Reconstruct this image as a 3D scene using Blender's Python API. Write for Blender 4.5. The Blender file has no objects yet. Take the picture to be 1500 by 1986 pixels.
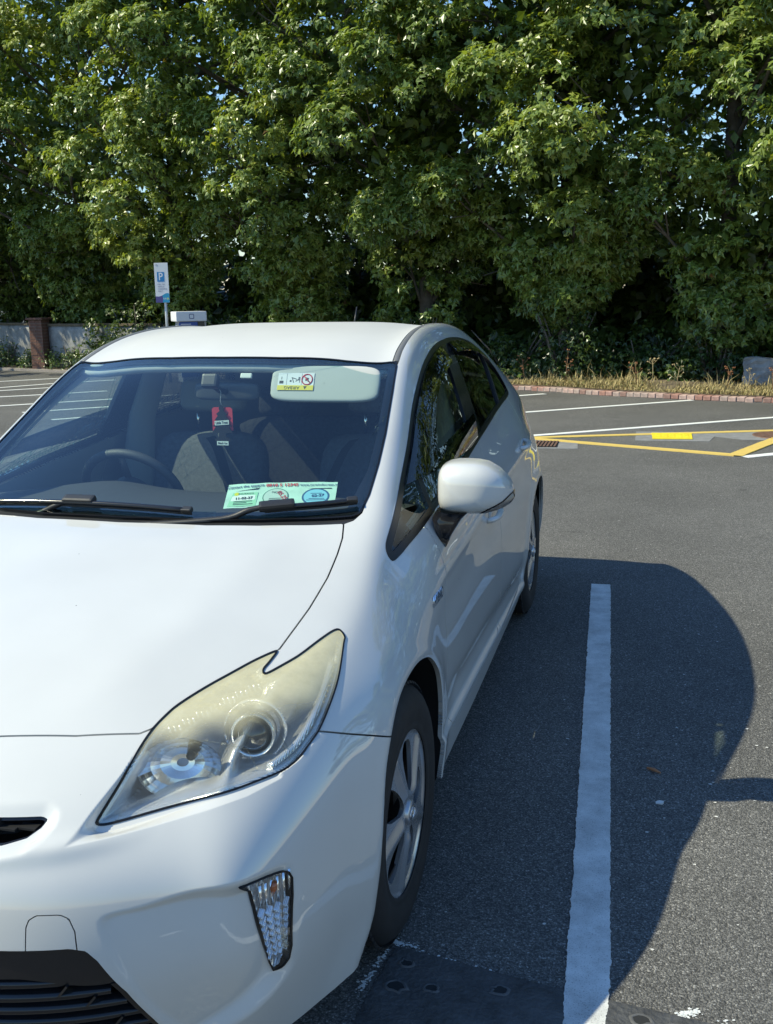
import bpy, bmesh, math, random
import numpy as np
from mathutils import Vector, Matrix
from mathutils.bvhtree import BVHTree

rng = np.random.default_rng(7)
random.seed(7)
SC = bpy.context.scene
COL = SC.collection
R = math.radians

# ------------------------------------------------------------------ camera, sky, sun, exposure
CAM_POS = (1.39088, -1.29072, 1.56128)
CAM_YAW, CAM_PITCH, CAM_ROLL = -0.25631, 0.208135, -0.01595   # the car lies along +Y, its nose at y = 0


def make_camera():
    cy, sy = math.cos(CAM_YAW), math.sin(CAM_YAW)
    cp, sp = math.cos(CAM_PITCH), math.sin(CAM_PITCH)
    fw = Vector((sy * cp, cy * cp, -sp))
    r = Vector((cy, -sy, 0.0))
    u = r.cross(fw)
    cr, sr = math.cos(CAM_ROLL), math.sin(CAM_ROLL)
    r2 = r * cr + u * sr
    u2 = -r * sr + u * cr
    cam = bpy.data.cameras.new('camera')
    cam.sensor_fit = 'VERTICAL'
    cam.sensor_height = 24.0
    cam.lens = 24.0 * 1953.86 / 1986.0
    cam.clip_start = 0.05
    cam.clip_end = 2000.0
    o = bpy.data.objects.new('camera', cam)
    m = Matrix((r2, u2, -fw)).transposed().to_4x4()
    m.translation = Vector(CAM_POS)
    o.matrix_world = m
    COL.objects.link(o)
    SC.camera = o


make_camera()
SUN_SHIFT = Vector((0.88, 0.36, -1.0))          # where a shadow falls per metre of height
SUN_ELEV = math.atan2(1.0, math.hypot(SUN_SHIFT.x, SUN_SHIFT.y))
W = bpy.data.worlds.new('World')
SC.world = W
W.use_nodes = True
_n = W.node_tree.nodes
_bg = _n['Background']
_sky = _n.new('ShaderNodeTexSky')
_sky.sky_type = 'NISHITA'
_sky.sun_disc = False
_sky.sun_elevation = SUN_ELEV
_sky.sun_rotation = math.atan2(-SUN_SHIFT.x, -SUN_SHIFT.y)
_sky.air_density = 1.5
_sky.dust_density = 0.0
_sky.ozone_density = 10.0
W.node_tree.links.new(_sky.outputs['Color'], _bg.inputs['Color'])
_bg.inputs['Strength'].default_value = 0.148
_sun = bpy.data.lights.new('sun', 'SUN')
_sun.energy = 5.0
_sun.angle = R(0.53)
_sun.color = (1.0, 0.955, 0.71)
_so = bpy.data.objects.new('sun', _sun)
_so.rotation_euler = SUN_SHIFT.to_track_quat('-Z', 'Y').to_euler()
COL.objects.link(_so)
SC.view_settings.view_transform = 'Standard'
SC.view_settings.look = 'None'
SC.view_settings.gamma = 1.0
SC.view_settings.use_curve_mapping = False
SC.view_settings.exposure = 0.35
SC.render.engine = 'CYCLES'
SC.cycles.max_bounces = 10
SC.cycles.transparent_max_bounces = 24
SC.cycles.caustics_reflective = False
SC.cycles.caustics_refractive = False
SC.cycles.sample_clamp_indirect = 6.0


# ------------------------------------------------------------------ scene tree helpers
def tag(o, label=None, cat=None, group=None, kind=None):
    if label: o['label'] = label
    if cat: o['category'] = cat
    if group: o['group'] = group
    if kind: o['kind'] = kind
    return o


def empty(name, loc, label=None, cat=None, group=None, rotz=0.0):
    o = bpy.data.objects.new(name, None)
    o.empty_display_size = 0.2
    o.location = loc
    o.rotation_euler = (0, 0, rotz)
    COL.objects.link(o)
    return tag(o, label, cat, group)


def link(name, me, parent=None, loc=None):
    o = bpy.data.objects.new(name, me)
    COL.objects.link(o)
    if parent is not None:
        o.parent = parent
    if loc is not None:
        o.location = loc
    return o


def mesh_np(name, V, T, mats, N=None, smooth=True, mat_idx=None, uv=None):
    """mesh from numpy arrays of vertices and triangles (or quads), with smooth normals if given"""
    V = np.ascontiguousarray(V, np.float32)
    T = np.ascontiguousarray(T, np.int32)
    k = T.shape[1]
    me = bpy.data.meshes.new(name)
    me.vertices.add(len(V))
    me.vertices.foreach_set('co', V.ravel())
    me.loops.add(T.size)
    me.loops.foreach_set('vertex_index', T.ravel())
    me.polygons.add(len(T))
    me.polygons.foreach_set('loop_start', np.arange(0, T.size, k, dtype=np.int32))
    me.polygons.foreach_set('loop_total', np.full(len(T), k, np.int32))
    me.polygons.foreach_set('use_smooth', np.full(len(T), smooth, bool))
    if not isinstance(mats, (list, tuple)):
        mats = [mats]
    for m in mats:
        me.materials.append(m)
    if mat_idx is not None:
        me.polygons.foreach_set('material_index', np.ascontiguousarray(mat_idx, np.int32))
    if uv is not None:
        l = me.uv_layers.new(name='UVMap')
        l.data.foreach_set('uv', np.ascontiguousarray(uv[T.ravel()], np.float32).ravel())
    me.update(calc_edges=True)
    if N is not None:
        me.normals_split_custom_set_from_vertices(np.ascontiguousarray(N, np.float32))
    return me


class MB:
    """collects boxes, tubes, lathes and prisms and links them as ONE mesh object"""

    def __init__(self):
        self.v, self.f, self.s = [], [], []

    def add(self, vs, fs, smooth=False):
        b = len(self.v)
        self.v += [tuple(p) for p in vs]
        self.f += [tuple(i + b for i in q) for q in fs]
        self.s += [smooth] * len(fs)

    def box(self, c, s, rot=None, bevel=0.0):
        bm = bmesh.new()
        bmesh.ops.create_cube(bm, size=1.0)
        for v in bm.verts:
            v.co = Vector((v.co.x * s[0], v.co.y * s[1], v.co.z * s[2]))
        if bevel > 0:
            bmesh.ops.bevel(bm, geom=bm.edges[:], offset=bevel, segments=2, affect='EDGES', profile=0.7)
        M = (rot.to_4x4() if rot is not None else Matrix.Identity(4))
        M = Matrix.Translation(Vector(c)) @ M
        bm.transform(M)
        bm.verts.index_update()
        self.add([v.co[:] for v in bm.verts], [[v.index for v in f.verts] for f in bm.faces])
        bm.free()

    def tube(self, pts, rad, n=8, cap=True, flat=None):
        pts = [Vector(p) for p in pts]
        if not hasattr(rad, '__len__'):
            rad = [rad] * len(pts)
        vs, fs = [], []
        up = Vector((0, 0, 1))
        prev = None
        for i, p in enumerate(pts):
            d = (pts[min(i + 1, len(pts) - 1)] - pts[max(i - 1, 0)]).normalized()
            if prev is None:
                a = d.cross(up)
                if a.length < 1e-3:
                    a = d.cross(Vector((1, 0, 0)))
                a.normalize()
            else:
                a = (prev - d * prev.dot(d)).normalized()
            prev = a
            b = d.cross(a)
            for k in range(n):
                t = 2 * math.pi * k / n
                fl = flat if flat else 1.0
                vs.append(p + a * (math.cos(t) * rad[i]) + b * (math.sin(t) * rad[i] * fl))
        for i in range(len(pts) - 1):
            for k in range(n):
                fs.append((i * n + k, i * n + (k + 1) % n, (i + 1) * n + (k + 1) % n, (i + 1) * n + k))
        self.add(vs, fs, True)
        if cap:
            b0 = len(self.v) - len(vs)
            self.f.append(tuple(b0 + k for k in range(n))[::-1]); self.s.append(False)
            b1 = len(self.v) - n
            self.f.append(tuple(b1 + k for k in range(n))); self.s.append(False)

    def lathe(self, prof, n=24, M=None, close=False):
        """profile of (radius, height) turned about local Z"""
        vs, fs = [], []
        for (r, h) in prof:
            for k in range(n):
                t = 2 * math.pi * k / n
                p = Vector((r * math.cos(t), r * math.sin(t), h))
                vs.append(M @ p if M is not None else p)
        for i in range(len(prof) - 1):
            for k in range(n):
                fs.append((i * n + k, i * n + (k + 1) % n, (i + 1) * n + (k + 1) % n, (i + 1) * n + k))
        self.add(vs, fs, True)

    def prism(self, poly, h, M=None, smooth=False):
        """2D outline in local XY extruded from z=0 to z=h"""
        n = len(poly)
        vs = [Vector((x, y, 0)) for x, y in poly] + [Vector((x, y, h)) for x, y in poly]
        if M is not None:
            vs = [M @ v for v in vs]
        fs = [tuple(range(n))[::-1], tuple(range(n, 2 * n))]
        self.add(vs, fs, False)
        b = len(self.v) - 2 * n
        for k in range(n):
            self.f.append((b + k, b + (k + 1) % n, b + n + (k + 1) % n, b + n + k)); self.s.append(smooth)

    def build(self, name, mat, parent=None, loc=None):
        me = bpy.data.meshes.new(name)
        me.from_pydata(self.v, [], self.f)
        me.polygons.foreach_set('use_smooth', self.s)
        me.materials.append(mat)
        me.update()
        return link(name, me, parent, loc)


def cat_rom(pts, n=8, closed=False):
    P = np.array(pts, float)
    m = len(P)
    out = []
    rngi = range(m) if closed else range(m - 1)
    for i in rngi:
        if closed:
            a, b, c, d = P[(i - 1) % m], P[i], P[(i + 1) % m], P[(i + 2) % m]
        else:
            a, b, c, d = P[max(i - 1, 0)], P[i], P[i + 1], P[min(i + 2, m - 1)]
        for k in range(n):
            t = k / n
            out.append(0.5 * ((2 * b) + (c - a) * t + (2 * a - 5 * b + 4 * c - d) * t * t + (3 * b - a - 3 * c + d) * t ** 3))
    if not closed:
        out.append(P[-1])
    return np.array(out)


def frame_from(n, up=(0, 0, 1)):
    """matrix whose local Z is n and local Y is close to up"""
    z = Vector(n).normalized()
    x = Vector(up).cross(z)
    if x.length < 1e-4:
        x = Vector((1, 0, 0))
    x.normalize()
    y = z.cross(x)
    return Matrix((x, y, z)).transposed()
# outline of the headlight and of the pocket it sits in, on the body surface
HL_PTS = [(0.451, 0.183, 0.645), (0.459, 0.18, 0.64), (0.475, 0.188, 0.639), (0.503, 0.207, 0.642), (0.551, 0.246, 0.647), (0.602, 0.285, 0.652), (0.652, 0.327, 0.655), (0.687, 0.373, 0.656), (0.721, 0.425, 0.657), (0.74, 0.471, 0.664), (0.75, 0.516, 0.678), (0.757, 0.554, 0.691), (0.76, 0.616, 0.719), (0.758, 0.688, 0.752), (0.742, 0.787, 0.797), (0.738, 0.81, 0.806), (0.722, 0.823, 0.818), (0.709, 0.813, 0.82), (0.691, 0.765, 0.813), (0.667, 0.693, 0.8), (0.644, 0.645, 0.792), (0.625, 0.611, 0.786), (0.619, 0.606, 0.786), (0.615, 0.617, 0.79), (0.619, 0.646, 0.797), (0.6205, 0.686, 0.809), (0.588, 0.64, 0.803), (0.554, 0.577, 0.792), (0.521, 0.518, 0.78), (0.49, 0.459, 0.765), (0.477, 0.423, 0.754), (0.467, 0.38, 0.739), (0.463, 0.321, 0.716), (0.46, 0.258, 0.686), (0.454, 0.21, 0.661)]
POCKET_PTS = [(0.468, 0.376, 0.738), (0.46, 0.279, 0.696), (0.44, 0.197, 0.658), (0.419, 0.132, 0.617), (0.479, 0.17, 0.624), (0.549, 0.222, 0.631), (0.624, 0.28, 0.639), (0.681, 0.341, 0.643), (0.725, 0.42, 0.649), (0.66, 0.457, 0.721), (0.559, 0.436, 0.742)]
# ------------------------------------------------------------------ materials
def new_mat(name):
    m = bpy.data.materials.new(name)
    m.use_nodes = True
    nt = m.node_tree
    return m, nt, nt.nodes, nt.links, nt.nodes['Principled BSDF']


def pbr(name, col, rough=0.5, metal=0.0, spec=0.5, coat=0.0, coat_rough=0.05, noise=None, bump=None, alpha=1.0):
    """principled material; noise = (scale, amount) varies the colour, bump = (scale, strength) adds fine relief"""
    m, nt, n, l, b = new_mat(name)
    b.inputs['Base Color'].default_value = (*col, 1)
    b.inputs['Roughness'].default_value = rough
    b.inputs['Metallic'].default_value = metal
    b.inputs['Specular IOR Level'].default_value = spec
    b.inputs['Coat Weight'].default_value = coat
    b.inputs['Coat Roughness'].default_value = coat_rough
    b.inputs['Alpha'].default_value = alpha
    tc = n.new('ShaderNodeTexCoord')
    if noise:
        t = n.new('ShaderNodeTexNoise')
        t.inputs['Scale'].default_value = noise[0]
        t.inputs['Detail'].default_value = 5
        t.inputs['Roughness'].default_value = 0.65
        l.new(tc.outputs['Object'], t.inputs['Vector'])
        r = n.new('ShaderNodeMapRange')
        r.inputs['From Min'].default_value = 0.3
        r.inputs['From Max'].default_value = 0.7
        r.inputs['To Min'].default_value = 1 - noise[1]
        r.inputs['To Max'].default_value = 1 + noise[1]
        l.new(t.outputs['Fac'], r.inputs['Value'])
        mx = n.new('ShaderNodeVectorMath')
        mx.operation = 'SCALE'
        mx.inputs[0].default_value = col
        l.new(r.outputs['Result'], mx.inputs['Scale'])
        l.new(mx.outputs['Vector'], b.inputs['Base Color'])
    if bump:
        t = n.new('ShaderNodeTexNoise')
        t.inputs['Scale'].default_value = bump[0]
        t.inputs['Detail'].default_value = 4
        l.new(tc.outputs['Object'], t.inputs['Vector'])
        bp = n.new('ShaderNodeBump')
        bp.inputs['Strength'].default_value = bump[1]
        bp.inputs['Distance'].default_value = 0.01
        l.new(t.outputs['Fac'], bp.inputs['Height'])
        l.new(bp.outputs['Normal'], b.inputs['Normal'])
    return m


def one_sided_ior(n, l, fr, ior):
    """a thin pane reflects alike from both faces: undo the inversion at the back face"""
    ge = n.new('ShaderNodeNewGeometry')
    mi = n.new('ShaderNodeMix')
    mi.data_type = 'FLOAT'
    mi.inputs['A'].default_value = ior
    mi.inputs['B'].default_value = 1.0 / ior
    l.new(ge.outputs['Backfacing'], mi.inputs['Factor'])
    l.new(mi.outputs['Result'], fr.inputs['IOR'])


def glass(name, tint, refl=1.0, ior=1.5, rough=0.0):
    """thin pane: tinted transmission under a fresnel reflection"""
    m, nt, n, l, b = new_mat(name)
    n.remove(b)
    tr = n.new('ShaderNodeBsdfTransparent')
    tr.inputs['Color'].default_value = (*tint, 1)
    gl = n.new('ShaderNodeBsdfGlossy')
    gl.inputs['Roughness'].default_value = rough
    gl.inputs['Color'].default_value = (1, 1, 1, 1)
    fr = n.new('ShaderNodeFresnel')
    fr.inputs['IOR'].default_value = ior
    mu = n.new('ShaderNodeMath')
    mu.operation = 'MULTIPLY'
    mu.use_clamp = True
    mu.inputs[1].default_value = refl
    one_sided_ior(n, l, fr, ior)
    l.new(fr.outputs['Fac'], mu.inputs[0])
    mx = n.new('ShaderNodeMixShader')
    l.new(mu.outputs[0], mx.inputs['Fac'])
    l.new(tr.outputs[0], mx.inputs[1])
    l.new(gl.outputs[0], mx.inputs[2])
    l.new(mx.outputs[0], n['Material Output'].inputs['Surface'])
    return m


def paint_material(name='white_car_paint', coat=1.0, coat_rough=.018):
    """white car paint with clear coat, stone chips and a faint film of dust"""
    m, nt, n, l, b = new_mat(name)
    tc = n.new('ShaderNodeTexCoord')
    v = n.new('ShaderNodeTexVoronoi')
    v.inputs['Scale'].default_value = 17
    v.inputs['Randomness'].default_value = 1
    l.new(tc.outputs['Object'], v.inputs['Vector'])
    lt = n.new('ShaderNodeMath'); lt.operation = 'LESS_THAN'; lt.inputs[1].default_value = 0.028
    l.new(v.outputs['Distance'], lt.inputs[0])
    wn = n.new('ShaderNodeTexWhiteNoise')
    l.new(v.outputs['Position'], wn.inputs['Vector'])
    g = n.new('ShaderNodeMath'); g.operation = 'GREATER_THAN'; g.inputs[1].default_value = 0.62
    l.new(wn.outputs['Value'], g.inputs[0])
    a = n.new('ShaderNodeMath'); a.operation = 'MULTIPLY'
    l.new(lt.outputs[0], a.inputs[0]); l.new(g.outputs[0], a.inputs[1])
    no = n.new('ShaderNodeTexNoise'); no.inputs['Scale'].default_value = 3.0; no.inputs['Detail'].default_value = 6
    l.new(tc.outputs['Object'], no.inputs['Vector'])
    cr = n.new('ShaderNodeValToRGB')
    cr.color_ramp.elements[0].position = 0.3; cr.color_ramp.elements[0].color = (.535, .53, .508, 1)
    cr.color_ramp.elements[1].position = 0.7; cr.color_ramp.elements[1].color = (.58, .575, .552, 1)
    l.new(no.outputs['Fac'], cr.inputs['Fac'])
    mx = n.new('ShaderNodeMix'); mx.data_type = 'RGBA'
    mx.inputs['B'].default_value = (.10, .09, .08, 1)
    l.new(cr.outputs['Color'], mx.inputs['A']); l.new(a.outputs[0], mx.inputs['Factor'])
    l.new(mx.outputs['Result'], b.inputs['Base Color'])
    b.inputs['Roughness'].default_value = 0.45
    b.inputs['Specular IOR Level'].default_value = 0.2
    b.inputs['Coat Weight'].default_value = coat
    b.inputs['Coat Roughness'].default_value = coat_rough
    b.inputs['Coat IOR'].default_value = 1.75
    return m


M = {}
M['paint'] = paint_material()
M['paint_dusty'] = paint_material('dusty_white_roof_paint', .25, .3)
M['black_gloss'] = pbr('gloss_black_plastic', (.012, .012, .014), .12, spec=.5)
M['black'] = pbr('black_plastic', (.018, .018, .019), .42, bump=(900, .08))
M['black_matt'] = pbr('matt_black_liner', (.010, .010, .011), .8)
M['rubber'] = pbr('black_rubber', (.022, .022, .023), .55, noise=(30, .25))
M['seal'] = pbr('rubber_seal', (.007, .007, .008), .28, spec=.35)
M['tyre'] = pbr('tyre_rubber', (.014, .014, .015), .7, noise=(22, .35), bump=(260, .12))
M['alloy'] = pbr('painted_alloy', (.50, .51, .53), .26, metal=.7, noise=(9, .10))
M['chrome'] = pbr('chrome', (.82, .83, .85), .06, metal=1.0)
M['reflector'] = pbr('lamp_reflector', (.80, .82, .85), .16, metal=1.0)
M['trim'] = pbr('grey_cabin_trim', (.30, .31, .30), .75, bump=(500, .1))
M['liner'] = pbr('pale_headliner_cloth', (.48, .49, .47), .9)
M['dash'] = pbr('charcoal_dashboard', (.055, .057, .062), .55, bump=(700, .15))
M['seat'] = pbr('grey_seat_cloth', (.13, .135, .15), .9, bump=(420, .35), noise=(60, .2))
M['belt'] = pbr('black_seat_belt', (.02, .02, .022), .7)
M['dark_metal'] = pbr('brake_steel', (.06, .058, .055), .5, metal=.6)
M['windshield'] = glass('windscreen_glass', (.82, .92, .89), 1.5)
M['side_glass'] = glass('tinted_side_glass', (.74, .84, .79), 1.0)
M['privacy'] = glass('dark_rear_glass', (.16, .18, .18), 1.0)
M['clear'] = glass('clear_lamp_cover', (.95, .96, .96), 1.0)
M['visor_smoke'] = glass('smoked_rain_deflector', (.10, .11, .14), 1.2)
# ------------------------------------------------------------------ car body: master surface
# control cage of the left half (x >= 0), laid out as a box: top, side, front and rear grids that share edges
CTR = [(.275, .738), (.45, .808), (.65, .868), (.87, .922), (1.04, .962), (1.17, .990), (1.35, 1.090), (1.60, 1.228),
       (1.89, 1.378), (2.25, 1.452), (2.65, 1.474), (3.05, 1.456), (3.45, 1.396), (3.80, 1.300), (4.10, 1.190), (4.30, 1.085)]
# rows of the side from the crest / roof rail (first) down to the sill bottom (last): x, y, z per station
SIDE = [
    [(.625, .385, .705), (.668, .345, .655), (.698, .305, .605), (.722, .272, .545), (.738, .262, .475), (.748, .268, .38), (.745, .30, .27), (.722, .345, .132)],
    [(.688, .60, .765), (.735, .60, .735), (.775, .60, .695), (.805, .60, .645), (.828, .60, .575), (.845, .60, .45), (.845, .60, .32), (.825, .60, .150)],
    [(.712, .80, .815), (.762, .80, .785), (.802, .80, .742), (.833, .80, .695), (.857, .80, .625), (.868, .80, .48), (.862, .80, .33), (.845, .80, .21)],
    [(.715, 1.0, .875), (.764, 1.0, .838), (.806, 1.0, .79), (.840, 1.0, .735), (.862, 1.0, .65), (.868, 1.0, .49), (.862, 1.0, .34), (.845, 1.0, .23)],
    [(.705, 1.15, .935), (.756, 1.15, .885), (.800, 1.15, .832), (.839, 1.15, .768), (.860, 1.15, .67), (.863, 1.15, .50), (.858, 1.15, .35), (.845, 1.15, .24)],
    [(.690, 1.30, 1.008), (.745, 1.30, .955), (.796, 1.30, .892), (.840, 1.30, .815), (.859, 1.30, .69), (.858, 1.30, .50), (.853, 1.30, .35), (.843, 1.30, .24)],
    [(.672, 1.48, 1.092), (.734, 1.48, 1.01), (.796, 1.48, .935), (.842, 1.48, .845), (.860, 1.48, .70), (.857, 1.48, .50), (.852, 1.48, .35), (.842, 1.48, .235)],
    [(.652, 1.70, 1.208), (.722, 1.70, 1.085), (.796, 1.70, .962), (.844, 1.70, .858), (.862, 1.70, .71), (.858, 1.70, .50), (.852, 1.70, .35), (.842, 1.70, .23)],
    [(.622, 1.97, 1.342), (.708, 1.97, 1.165), (.793, 1.97, .985), (.845, 1.97, .870), (.863, 1.97, .72), (.859, 1.97, .50), (.852, 1.97, .35), (.842, 1.97, .225)],
    [(.600, 2.30, 1.425), (.700, 2.30, 1.220), (.786, 2.30, 1.006), (.845, 2.30, .885), (.865, 2.30, .73), (.860, 2.30, .50), (.853, 2.30, .35), (.842, 2.30, .225)],
    [(.592, 2.70, 1.446), (.695, 2.70, 1.245), (.774, 2.70, 1.040), (.844, 2.70, .905), (.867, 2.70, .745), (.863, 2.70, .50), (.855, 2.70, .35), (.842, 2.70, .225)],
    [(.592, 3.10, 1.420), (.690, 3.10, 1.245), (.757, 3.10, 1.075), (.842, 3.10, .925), (.870, 3.10, .76), (.868, 3.10, .51), (.858, 3.10, .35), (.840, 3.10, .225)],
    [(.602, 3.50, 1.340), (.690, 3.50, 1.215), (.745, 3.50, 1.095), (.826, 3.50, .945), (.872, 3.50, .77), (.872, 3.50, .53), (.862, 3.50, .36), (.838, 3.50, .24)],
    [(.622, 3.85, 1.232), (.690, 3.85, 1.155), (.738, 3.85, 1.075), (.790, 3.85, .945), (.856, 3.85, .77), (.868, 3.85, .53), (.858, 3.85, .36), (.83, 3.85, .24)],
    [(.645, 4.12, 1.122), (.692, 4.12, 1.075), (.730, 4.12, 1.02), (.765, 4.12, .92), (.815, 4.12, .76), (.838, 4.12, .53), (.828, 4.12, .36), (.80, 4.12, .24)],
    [(.640, 4.32, 1.02), (.675, 4.34, .98), (.70, 4.355, .935), (.735, 4.375, .85), (.762, 4.385, .72), (.768, 4.385, .52), (.76, 4.37, .36), (.735, 4.34, .24)]]
FRONT_C = [(.275, .738), (.165, .690), (.085, .640), (.035, .585), (.010, .505), (0.0, .39), (.030, .27), (.065, .150)]
REAR_C = [(4.30, 1.09), (4.37, 1.05), (4.40, .98), (4.43, .88), (4.465, .70), (4.48, .50), (4.46, .36), (4.41, .24)]
FR = [0.0, .33, .62, .86, 1.0]


def body_cage():
    verts, index = [], {}

    def vid(key, p):
        if key not in index:
            index[key] = len(verts)
            verts.append(p)
        return index[key]
    J, K, I = len(CTR), 8, 5
    quads = []

    def top(i, j, sgn):
        xe, ye, ze = SIDE[j][0]
        yc, zc = CTR[j]
        s = FR[i]
        p = (sgn * xe * s, yc + (ye - yc) * s ** 2.1, zc + (ze - zc) * s ** (2.3 if j < 7 else 3.0))
        return vid(('t', j, i if i else 0, sgn if i else 0, 0), p) if i < 4 else side(j, 0, sgn)

    def side(j, k, sgn):
        x, y, z = SIDE[j][k]
        return vid(('s', j, k, sgn), (sgn * x, y, z))

    def end(C, j, i, k, sgn):
        if k == 0:
            return top(i, j, sgn)
        if i == 4:
            return side(j, k, sgn)
        xe, ye, ze = SIDE[j][k]
        yc, zc = C[k]
        s = FR[i]
        p = (sgn * xe * s, yc + (ye - yc) * s ** (2.6 if j == 0 else 3.0), zc + (ze - zc) * s ** 2)
        return vid(('e', j, k, i, sgn if i else 0), p)
    for sgn in (1, -1):
        for j in range(J - 1):
            for i in range(I - 1):
                quads.append([top(i, j, sgn), top(i + 1, j, sgn), top(i + 1, j + 1, sgn), top(i, j + 1, sgn)][::sgn])
            for k in range(K - 1):
                quads.append([side(j, k, sgn), side(j, k + 1, sgn), side(j + 1, k + 1, sgn), side(j + 1, k, sgn)][::sgn])
        for i in range(I - 1):
            for k in range(K - 1):
                quads.append([end(FRONT_C, 0, i, k, sgn), end(FRONT_C, 0, i, k + 1, sgn), end(FRONT_C, 0, i + 1, k + 1, sgn), end(FRONT_C, 0, i + 1, k, sgn)][::sgn])
                quads.append([end(REAR_C, J - 1, i, k, sgn), end(REAR_C, J - 1, i + 1, k, sgn), end(REAR_C, J - 1, i + 1, k + 1, sgn), end(REAR_C, J - 1, i, k + 1, sgn)][::sgn])
    return np.array(verts, float), quads


def subdivide(V, quads, level):
    me = bpy.data.meshes.new('cage')
    me.from_pydata([tuple(v) for v in V], [], quads)
    o = bpy.data.objects.new('cage', me)
    COL.objects.link(o)
    m = o.modifiers.new('s', 'SUBSURF')
    m.levels = level
    m.render_levels = level
    m.use_limit_surface = True
    m.boundary_smooth = 'PRESERVE_CORNERS'
    ev = o.evaluated_get(bpy.context.evaluated_depsgraph_get())
    e = ev.to_mesh()
    c = np.empty(len(e.vertices) * 3)
    e.vertices.foreach_get('co', c)
    q = np.empty(len(e.polygons) * 4, np.int32)
    e.loops.foreach_get('vertex_index', q)
    ev.to_mesh_clear()
    bpy.data.objects.remove(o)
    bpy.data.meshes.remove(me)
    return c.reshape(-1, 3), q.reshape(-1, 4)


def vert_normals(V, T):
    a, b, c = V[T[:, 0]], V[T[:, 1]], V[T[:, 2]]
    fn = np.cross(b - a, c - a)
    N = np.zeros_like(V)
    for k in range(3):
        np.add.at(N, T[:, k], fn)
    return N / np.maximum(np.linalg.norm(N, axis=1), 1e-12)[:, None]


def smoothstep(a, b, x):
    t = np.clip((x - a) / (b - a), 0, 1)
    return t * t * (3 - 2 * t)


def poly_sdf(P, C, closed=True):
    """signed distance (negative inside) of 2D points P to polygon C"""
    A = C if closed else C[:-1]
    B = np.roll(C, -1, 0) if closed else C[1:]
    d = np.full(len(P), 1e9)
    ins = np.zeros(len(P), bool)
    for a, b in zip(A, B):
        e = b - a
        w = P - a
        t = np.clip((w @ e) / max(e @ e, 1e-14), 0, 1)
        q = w - t[:, None] * e
        d = np.minimum(d, (q * q).sum(1))
        if closed:
            c1 = (a[1] <= P[:, 1]) != (b[1] <= P[:, 1])
            if c1.any():
                xi = a[0] + (P[:, 1] - a[1]) / (b[1] - a[1] if b[1] != a[1] else 1e-12) * (b[0] - a[0])
                ins ^= c1 & (P[:, 0] < xi)
    d = np.sqrt(d)
    return np.where(ins, -d, d) if closed else d


def body_surface():
    V0, quads = body_cage()
    P = V0.copy()
    for it in range(5):                       # pull the cage so that the surface passes through the authored points
        L, _ = subdivide(P, quads, 1)
        P += 0.85 * (V0 - L[:len(V0)])
    V, Q = subdivide(P, quads, 3)
    T = np.concatenate([Q[:, [0, 1, 2]], Q[:, [0, 2, 3]]])
    return V, T, Q


BV, BT, BQ = body_surface()
BN = vert_normals(BV, BT)
#==CAST==
# ------------------------------------------------------------------ car body: relief pressed into the surface
PQ_D = Vector((.44, -.80, .41)).normalized()             # square-on to the headlight
PQ_P = Vector((.876, .482, 0)).normalized()
PQ_Q = PQ_D.cross(PQ_P)


def pq(V):
    return np.stack([V @ np.array(PQ_P), V @ np.array(PQ_Q)], 1)


HL3 = np.array(HL_PTS)
HL_POLY = cat_rom(pq(HL3), 4, True)
POCKET = pq(np.array(POCKET_PTS))
ARCH_F = np.array([(.60, .05), (.618, .247), (.640, .40), (.680, .53), (.737, .604), (.80, .650), (.879, .676), (.976, .686), (1.06, .676), (1.14, .646),
                   (1.225, .585), (1.272, .52), (1.297, .45), (1.300, .38), (1.292, .31), (1.280, .24), (1.275, .05)])
ARCH_R = np.array([(3.30, .05), (3.30, .245), (3.285, .34), (3.30, .45), (3.34, .55), (3.40, .62), (3.48, .66), (3.56, .68), (3.66, .688), (3.75, .68),
                   (3.84, .65), (3.91, .60), (3.965, .53), (3.985, .45), (3.985, .35), (3.97, .05)])
ARCH_F = cat_rom(ARCH_F, 6, True); ARCH_R = cat_rom(ARCH_R, 6, True)
NACELLE = np.array([(.50, .510), (.56, .520), (.64, .535), (.70, .535), (.755, .522), (.772, .49), (.777, .42), (.775, .34), (.758, .285), (.70, .235), (.62, .20),
                    (.585, .215), (.56, .28), (.535, .37), (.505, .46)])
NACELLE = cat_rom(NACELLE, 5, True)
SLOT = np.array([(-.40, .655), (.355, .655), (.366, .650), (.360, .640), (.343, .629), (.311, .624), (.0, .618), (-.40, .618)])
SLOT = np.array([(0, .656), (.20, .655), (.355, .654), (.367, .650), (.361, .640), (.345, .630), (.311, .6245), (.20, .620), (0, .618),
                 (-.20, .620), (-.311, .6245), (-.345, .630), (-.361, .640), (-.367, .650), (-.355, .654), (-.20, .655)])
GRILLE = [(0, .470), (.30, .470), (.45, .464), (.475, .456), (.492, .435), (.530, .36), (.556, .28), (.572, .225), (.565, .19), (0, .185)]
GRILLE = np.array(GRILLE + [(-x, z) for x, z in GRILLE[-2:0:-1]])


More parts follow.
